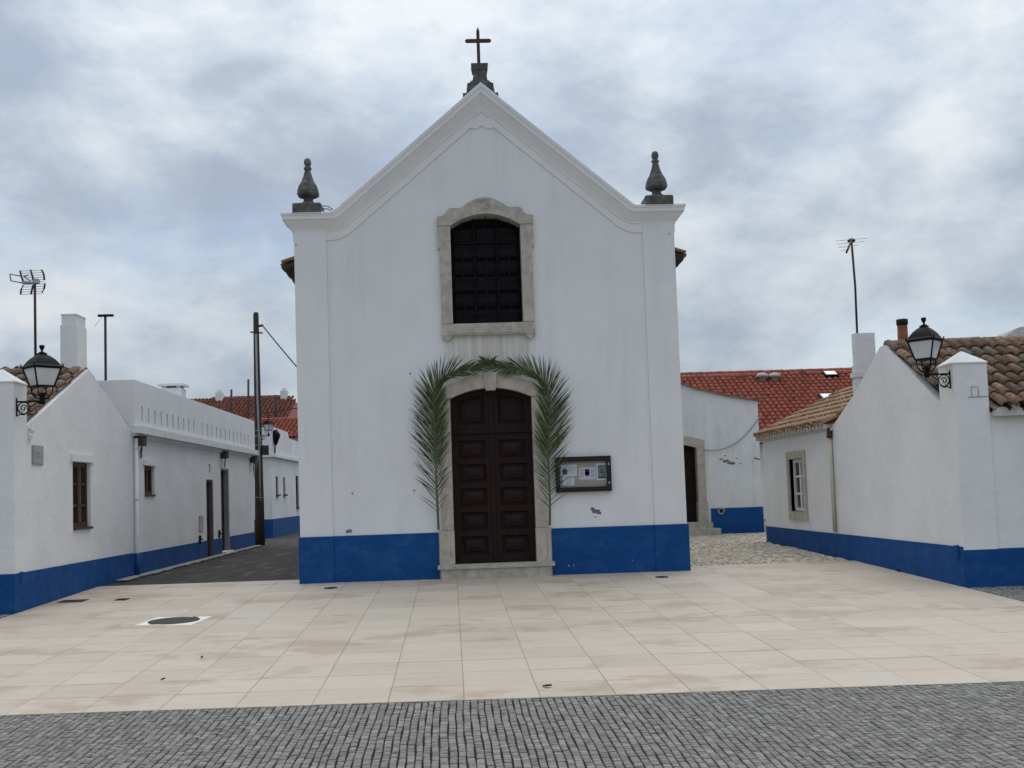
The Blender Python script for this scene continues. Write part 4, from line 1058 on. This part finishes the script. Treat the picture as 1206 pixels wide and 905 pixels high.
mb = MB()                                             # whitened mortar scallops under the eave tiles
x = 7.46
while x < 12.8:
    pts = [(x, 2.74), (x, 2.79)] + [(x + .1 - .09 * math.cos(a), 2.80 + .065 * math.sin(a)) for a in frange(0, math.pi, 8)] + [(x + .2, 2.79), (x + .2, 2.74)]
    mb.poly([Vector((u, 15.125, z)) for u, z in pts], (0, .13, 0)); x += .2
mb.build('eave_mortar', M_mortar, rhse)
p = at_y(1064, 408, 17.8)
mb = MB(); mb.lathe((p.x, 17.8, 4.0), [(.12, 0), (.115, .13), (.085, .16), (.08, .43)], 14, smooth=True); mb.build('flue_pipe', M_brickp, rhse)
mb = MB(); mb.lathe((p.x, 17.8, 4.43), [(.08, .0005), (.093, .02), (.093, .10), (.07, .105)], 14, smooth=True); mb.build('flue_rim', M_soot, rhse)
p = at_y(1196, 404, 18.6)
mb = MB()
mb.loft([[Vector((p.x + .02 + .24 * math.cos(a) , 18.6 + q, p.z + .07 + .17 * math.sin(a))) for a in frange(0, math.pi, 12)] for q in (-.3, .3)], closed=True, smooth=True)
mb.lathe((p.x + .02, 18.6, p.z - .35), [(.15, 0), (.15, .33)], 12); mb.build('chimney_hood', M_mortar, rhse)
mb = MB(); mb.tube([(XR - .006 - .004, 15.35, 3.02), (XR + .2, YR0 - .01, 3.02), (7.43, YR0 - .012, 3.03)], .005, 5); mb.tube([(7.18, YR0 - .012, 3.03), (7.18, YR0 - .012, 3.17), (7.28, YR0 - .012, 3.17), (7.28, YR0 - .012, 3.03)], .004, 5); mb.build('wire', M_grey, rhse)

# right: lower house with limestone window
lh = thing('low_house', 'low white house with pale tiled eave and stone framed window', 'house', (XR, 23, .5))
mb = MB(); wall(mb, [YRJ + .003, 25.38], .3, 2.98, rm, holes=[(22.36, 23.33, 1.30, 2.40, .14)])
mb.quad((XR, 25.38, .3), (12, 25.38, .3), (12, 25.38, 3.0), (XR, 25.38, 3.0)); mb.quad((XR, 25.38, 2.98), (12, 25.38, 2.98), (8.9, 25.38, 3.9), (8.8, 25.38, 3.9))
mb.build('wall', M_white, lh)
mb = MB(); mbox(mb, rm, YRJ, 25.39, .3, .922, -.1, .014); mb.build('plinth', M_blue, lh)
wv_ = casement(lh, rm, 22.365, 23.325, 1.305, 2.395, M_trim, cols=2, rows=3, d=-.13, fw=.07)
mb = MB()
for a, b, c, d in ((22.20, 23.49, 2.40, 2.56), (22.20, 23.49, 1.13, 1.30), (22.20, 22.36, 1.30, 2.40), (23.33, 23.49, 1.30, 2.40)): mbox(mb, rm, a, b, c, d, -.08, .03)
mb.build('stone_surround', M_stone2, wv_)
mb = MB(); vv = Vector((2.1, 0, .98))
tiles(mb, (XR - .16, 25.5, 2.97), (0, -1, 0), vv, 25, 7, pu=.20, pv=.34)
mb.quad((XR - .1, 25.5, 2.97), (XR - .1, 20.42, 2.97), (9.0, 20.42, 3.93), (9.0, 25.5, 3.93)); mb.quad((11.2, 25.5, 2.97), (11.2, 20.42, 2.97), (9.0, 20.42, 3.93), (9.0, 25.5, 3.93))
mb.build('roof', M_tpale, lh, recalc=False)
mb = MB(); u = 20.5
while u < 25.45:
    mb.box(XR - .15, u, 2.90, XR - .0, u + .10, 2.985); u += .2
mb.box(XR - .05, 20.42, 2.86, XR + .1, 25.45, 2.90)
mb.build('eave_course', M_mortar, lh)
mb = MB(); mb.tube([rm(20.52, 2.86, .04), rm(20.52, .95, .04)], .036, 10); mb.build('downpipe', M_cream, lh)
mb = MB(); mb.tube([rm(20.52, 2.9, .03), rm(20.52, 2.72, .05)], .06, 8); mb.build('pipe_head', M_rust, lh)
cY = 21.0; a = at_y(1009, 431, cY); b = at_y(1030, 392, cY)
mb = MB(); mb.box(a.x - .03, cY, 3.0, b.x + .03, cY + .2, a.z - .22); mb.box(a.x - .06, cY - .03, a.z - .22, b.x + .06, cY + .23, a.z - .12); mb.box(a.x - .02, cY - .01, a.z - .12, b.x + .02, cY + .21, a.z + .02); mb.box(a.x, cY, a.z + .02, b.x, cY + .2, b.z)
mb.build('chimney', M_trim, lh)
t = thing('television_antenna', 'thin rod television antenna on a tall mast above the pale chimney', 'antenna', at_y(1009, 392, cY + .1))
mb = MB(); ta = at_y(1009.5, 394, cY + .1); tb = at_y(1002.5, 281, cY + .1); mb.tube([ta, ta.lerp(tb, .5) + Vector((.02, 0, 0)), tb], .022, 7); mb.build('mast', M_rust, t)
mb = MB(); bm0 = at_y(1003.5, 281.5, cY + .1); bm1 = at_y(997, 297.5, cY - 1.0); rod(mb, bm0, bm1, .02); mb.box(tb.x - .06, cY + .05, tb.z - .07, tb.x + .06, cY + .15, tb.z - .02); mb.build('boom', M_black, t)
mb = MB()
for f, hw_ in ((.1, .32), (.35, .27), (.6, .2), (.85, .13)):
    mb = MB(); c = bm0.lerp(bm1, f); rod(mb, c - Vector((hw_, 0, .01)), c + Vector((hw_, 0, .03)), .0045); mb.build('rod', M_alu, t)

# ------------------------------------------------------------------ sacristy behind the church
YS = 28.9
sm_ = lambda u, z, d: (u, YS - d, z)
sac = thing('sacristy', 'weathered white side building with sagging top edge and stone framed door', 'side building', (6, YS, .6))
zs = gz(6, YS)
def stop(u):
    f = max(0, min(1, (u - 5.6) / 2.2)); return 4.72 - .62 * (f ** .75) - .03 * math.sin(f * 3.1)
uu = frange(3.6, 7.82, 24)
mb = MB()
wall(mb, uu, zs - .1, stop, sm_, holes=[(5.15, 6.13, zs + .32, lambda u: 2.92 + .10 * (1 - ((u - 5.64) / .49) ** 2), .30)])
mb.quad((7.82, YS, zs - .1), (7.82, 34, zs - .1), (7.82, 34, stop(7.82)), (7.82, YS, stop(7.82)))
mb.build('wall', M_old, sac)
mb = MB(); mb.loft([[(u, YS - .07, stop(u)), (u, YS - .07, stop(u) + .05), (u, YS + 4, stop(u) + .05), (u, YS + 4, stop(u))] for u in uu + [7.95]]); mb.build('roof_edge', M_told, sac)
mb = MB(); mbox(mb, sm_, 6.44, 7.83, zs - .1, 1.30, -.05, .02); mb.build('plinth', M_blue, sac)
dr = bpy.data.objects.new('door', None); COL.objects.link(dr); dr.parent = sac; dr.location = Vector((5.64, YS, zs + .3)) - sac.location
mb = MB(); mbox(mb, sm_, 5.15, 6.13, zs + .32, 3.02, -.29, -.22)
for c in (5.22, 5.70):
    for k in range(4): z = zs + .45 + k * .52; mbox(mb, sm_, c, c + .36, z, z + .40, -.219, -.20); mbox(mb, sm_, c + .06, c + .30, z + .06, z + .34, -.1995, -.185)
mb.build('leaf', M_door, dr)
mb = MB()
for a, b in ((4.94, 5.155), (6.125, 6.34)): mbox(mb, sm_, a, b, zs + .86, 2.90, -.22, .04); mbox(mb, sm_, a - .02, b + .03, zs + .3, zs + .855, -.22, .055)
for a, b in zip(frange(4.94, 6.34, 14), frange(4.94, 6.34, 14)[1:]):
    lo = lambda u: 2.905 + .10 * max(0, 1 - ((u - 5.64) / .49) ** 2); hi = lambda u: 3.10 + .13 * (1 - ((u - 5.64) / .70) ** 2)
    mb.loft([[sm_(q, lo(q), .04), sm_(q, hi(q), .04), sm_(q, hi(q), -.2), sm_(q, lo(q), -.2)] for q in (a, b)])
mb.build('surround', M_stone2, dr)
mb = MB(); mbox(mb, sm_, 4.9, 6.42, zs + .16, zs + .31, -.2, .28); mbox(mb, sm_, 4.8, 6.56, zs - .05, zs + .159, -.2, .58); mb.build('doorstep', M_stone, dr)
p = at_y(849, 602, YS); mb = MB()
mb.tube([Vector((p.x + .075 * math.cos(a), YS - .03, p.z + .075 * math.sin(a))) for a in frange(0, 2 * math.pi, 14)], .028, 6); mb.build('vent_ring', M_conc, sac)
mb = MB(); mb.tube([(p.x, YS - .021, p.z), (p.x, YS - .028, p.z)], .06, 12); mb.build('vent_hole', M_soot, sac)
for i, (px, py, s_) in enumerate(((855, 543.5, .10), (862, 546, .09), (849, 541, .05), (890, 540, .05), (868, 540, .03), (872, 546, .03), (893.5, 541, .04), (854, 537, .03), (886, 544, .03))):
    q = at_y(px, py, YS); rnd = random.Random(i + 40); mb = MB()
    mpoly(mb, sm_, [(q.x + s_ * 1.5 * rnd.uniform(.5, 1.1) * math.cos(a), q.z + s_ * .55 * rnd.uniform(.5, 1.1) * math.sin(a)) for a in frange(0, 2 * math.pi, 11)[:-1]], -.002, .003); mb.build('plaster_chip', M_cement, sac)
t = thing('overhead_cable', 'grey cable sagging across the side building from its door', 'cable', at_y(833, 530, YS - .1))
mb = MB(); mb.tube([at_y(px, py, YS - .06) for px, py in ((828, 530), (838, 530.8), (848, 530), (858, 527), (868, 521.5), (878, 513), (888, 501), (897, 488))], .014, 6); mb.build('strand', M_grey, t)
def weed(px, py, Y, s_, n, seed, label):
    rnd = random.Random(seed); p = at_y(px, py, Y); p.z = gz(p.x, Y)
    t = thing('weed', label, 'weed', p); mb = MB()
    for k in range(n):
        a = rnd.uniform(0, 6.28); l_ = s_ * rnd.uniform(.5, 1.1); d = Vector((math.cos(a) * .6, math.sin(a) * .6, rnd.uniform(.5, 1.2))).normalized(); w_ = d.cross(Vector((0, 0, 1))).normalized() * s_ * .16
        b0 = p + Vector((rnd.uniform(-.5, .5) * s_, rnd.uniform(-.3, .3) * s_, 0)); mb.quad(b0, b0 + d * l_ * .5 + w_, b0 + d * l_ + Vector((0, 0, -.1 * l_)), b0 + d * l_ * .5 - w_)
    mb.build('leaves', M_weed, t, recalc=False)
weed(841, 627, YS - .25, .24, 40, 1, 'green weed tuft growing beside the side building doorstep')
weed(1058, 671, 17.55, .07, 22, 2, 'tiny weed at the foot of the gable house blue base')

# big red roof behind
br = thing('red_roof_house', 'long house with large bright red tiled roof and skylights', 'house', (13, 43, .6))
zr = at_y(900, 439.5, 45).z; ze = zr - 3.1
mb = MB(); mb.box(4.3, 39, .3, 24, 51, ze - .05); mb.build('wall', M_white, br)
mb = MB(); e0 = Vector((4.0, 38.4, ze)); vv = Vector((0, 6.6, 3.1)); ln = vv.length
tiles(mb, e0, (1, 0, 0), vv, 92, int(ln / .37), pu=.225, pv=.37, r=.10, seg=5)
mb.quad(e0, (24.6, 38.4, ze), (24.6, 45, zr), (4.0, 45, zr)); mb.quad((4, 51.6, ze), (24.6, 51.6, ze), (24.6, 45, zr), (4.0, 45, zr))
ridge(mb, (4, 45, zr + .02), (24.6, 45, zr + .02), r=.13, step=.42)
mb.build('roof', M_tred, br, recalc=False)
vn = vv.normalized(); nn = Vector((1, 0, 0)).cross(vn)
def on_roof(px, py):
    d = ray(px, py); return O + d * ((e0 - O).dot(nn) / d.dot(nn))
for px, py, wd, hh in ((977.5, 444.5, .55, .50), (978, 473, .80, .85)):
    p = on_roof(px, py); q = [p + Vector((1, 0, 0)) * a * wd / 2 + vn * b * hh / 2 for a, b in ((-1, -1), (1, -1), (1, 1), (-1, 1))]
    mb = MB(); mb.poly([v + nn * .02 for v in q], nn * .17); sk = mb.build('skylight', M_black, br)
    mb = MB(); mb.poly([p + (v - p) * .8 + nn * .192 for v in q], nn * .01); mb.build('pane', M_skyl, sk)
for px in (898, 912.5):
    p = on_roof(px, 451); mb = MB(); mb.lathe(p, [(.16, 0), (.16, .22), (.26, .23), (.25, .30), (.17, .38), (.04, .41)], 12, smooth=True); mb.build('roof_vent', M_alu, br)
for px in (874.5, 945):
    p = on_roof(px, 448 if px < 900 else 443); mb = MB(); mb.lathe(p, [(.18, 0), (.15, .18), (.06, .28)], 8); mb.build('vent_tile', M_tdull, br)

# ------------------------------------------------------------------ things on the square
def slab(mb, pts, z0, z1): mb.poly([Vector((x, y, gz(x, y) + z0)) for x, y in pts], (0, 0, z1 - z0))
mc = (-3.83, 14.66)
t = thing('manhole_cover', 'round iron manhole cover in a pale square slab on the paving', 'manhole cover', (mc[0], mc[1], gz(*mc)))
mb = MB(); s_ = .375; slab(mb, [(mc[0] + a * s_ + .05 * b, mc[1] + b * s_ - .06 * a) for a, b in ((-1, -1), (1, -1), (1, 1), (-1, 1))], .001, .004); mb.build('collar', M_slab, t)
mb = MB(); slab(mb, [(mc[0] + .325 * math.cos(a), mc[1] + .325 * math.sin(a)) for a in frange(0, 2 * math.pi, 40)[:-1]], .0045, .010)
for a in (0.9, 4.04): slab(mb, [(mc[0] + .36 * math.cos(a + q), mc[1] + .36 * math.sin(a + q)) for q in (-.12, .12)] + [(mc[0] + .3 * math.cos(a + q), mc[1] + .3 * math.sin(a + q)) for q in (.1, -.1)], .0105, .012)
mb.build('lid', M_iron, t)
def gpt(px, py):
    d = ray(px, py); k = EYE / (GA * d.x + GB * d.y - d.z); return O + d * k
for (px, py, hw_, hd, lab, m) in ((86, 708.3, .19, .17, 'rusty rectangular drain cover beside the gable house wall', M_rust), (144, 706.5, .09, .12, 'small grey square drain cover on the paving near the alley', M_iron)):
    p = gpt(px, py); t = thing('drain_cover', lab, 'drain cover', p)
    mb = MB(); slab(mb, [(p.x + a * hw_, p.y + b * hd) for a, b in ((-1, -1), (1, -1), (1, 1), (-1, 1))], .002, .007); mb.build('lid', m, t)
    mb = MB()
    for k in range(5): f = -1 + .4 * (k + .5); mb.box(p.x + f * hw_ - .01, p.y - hd * .8, gz(p.x, p.y) + .0072, p.x + f * hw_ + .01, p.y + hd * .8, gz(p.x, p.y) + .011)
    mb.build('ribs', M_soot, t)
for px, py, lab in ((389.5, 693, 'small dark oval ground cover left of the church door'), (779.5, 680, 'small dark oval ground cover by the right corner of the church')):
    p = gpt(px, py); t = thing('drain_cover', lab, 'drain cover', p)
    mb = MB(); slab(mb, [(p.x + .11 * math.cos(a), p.y + .13 * math.sin(a)) for a in frange(0, 2 * math.pi, 20)[:-1]], .002, .007); mb.build('lid', M_iron, t)
    mb = MB(); mb.lathe((p.x, p.y, gz(p.x, p.y) + .0071), [(.05, 0), (.045, .004)], 10); mb.build('cap', M_soot, t)
def dead_leaf(px, py, s_, rot, label):
    p = gpt(px, py); t = MB(); c = p + Vector((0, 0, .006)); d = Vector((math.cos(rot), math.sin(rot), 0)); w_ = Vector((-d.y, d.x, 0))
    rings = [[c + d * s_ * (f - .5) + w_ * s_ * .35 * math.sin(math.pi * min(max(f, .02), .98)) * q + Vector((0, 0, abs(q) * .012 + .010 * f)) for q in (-1, 0, 1)] for f in frange(0, 1, 6)]
    t.loft(rings, closed=False, cap=False); o = t.build('dead_leaf', M_soot if s_ < .1 else M_rust, recalc=False)
    tag(o, label, 'leaf')
dead_leaf(644.5, 810, .085, -.4, 'dark dry leaf lying on the pale paving slabs near the cobbles')
dead_leaf(192, 802, .04, .5, 'tiny dark speck of leaf on the left paving slabs')
dead_leaf(238, 776, .045, 1.2, 'pair of tiny leaf scraps near the manhole cover')
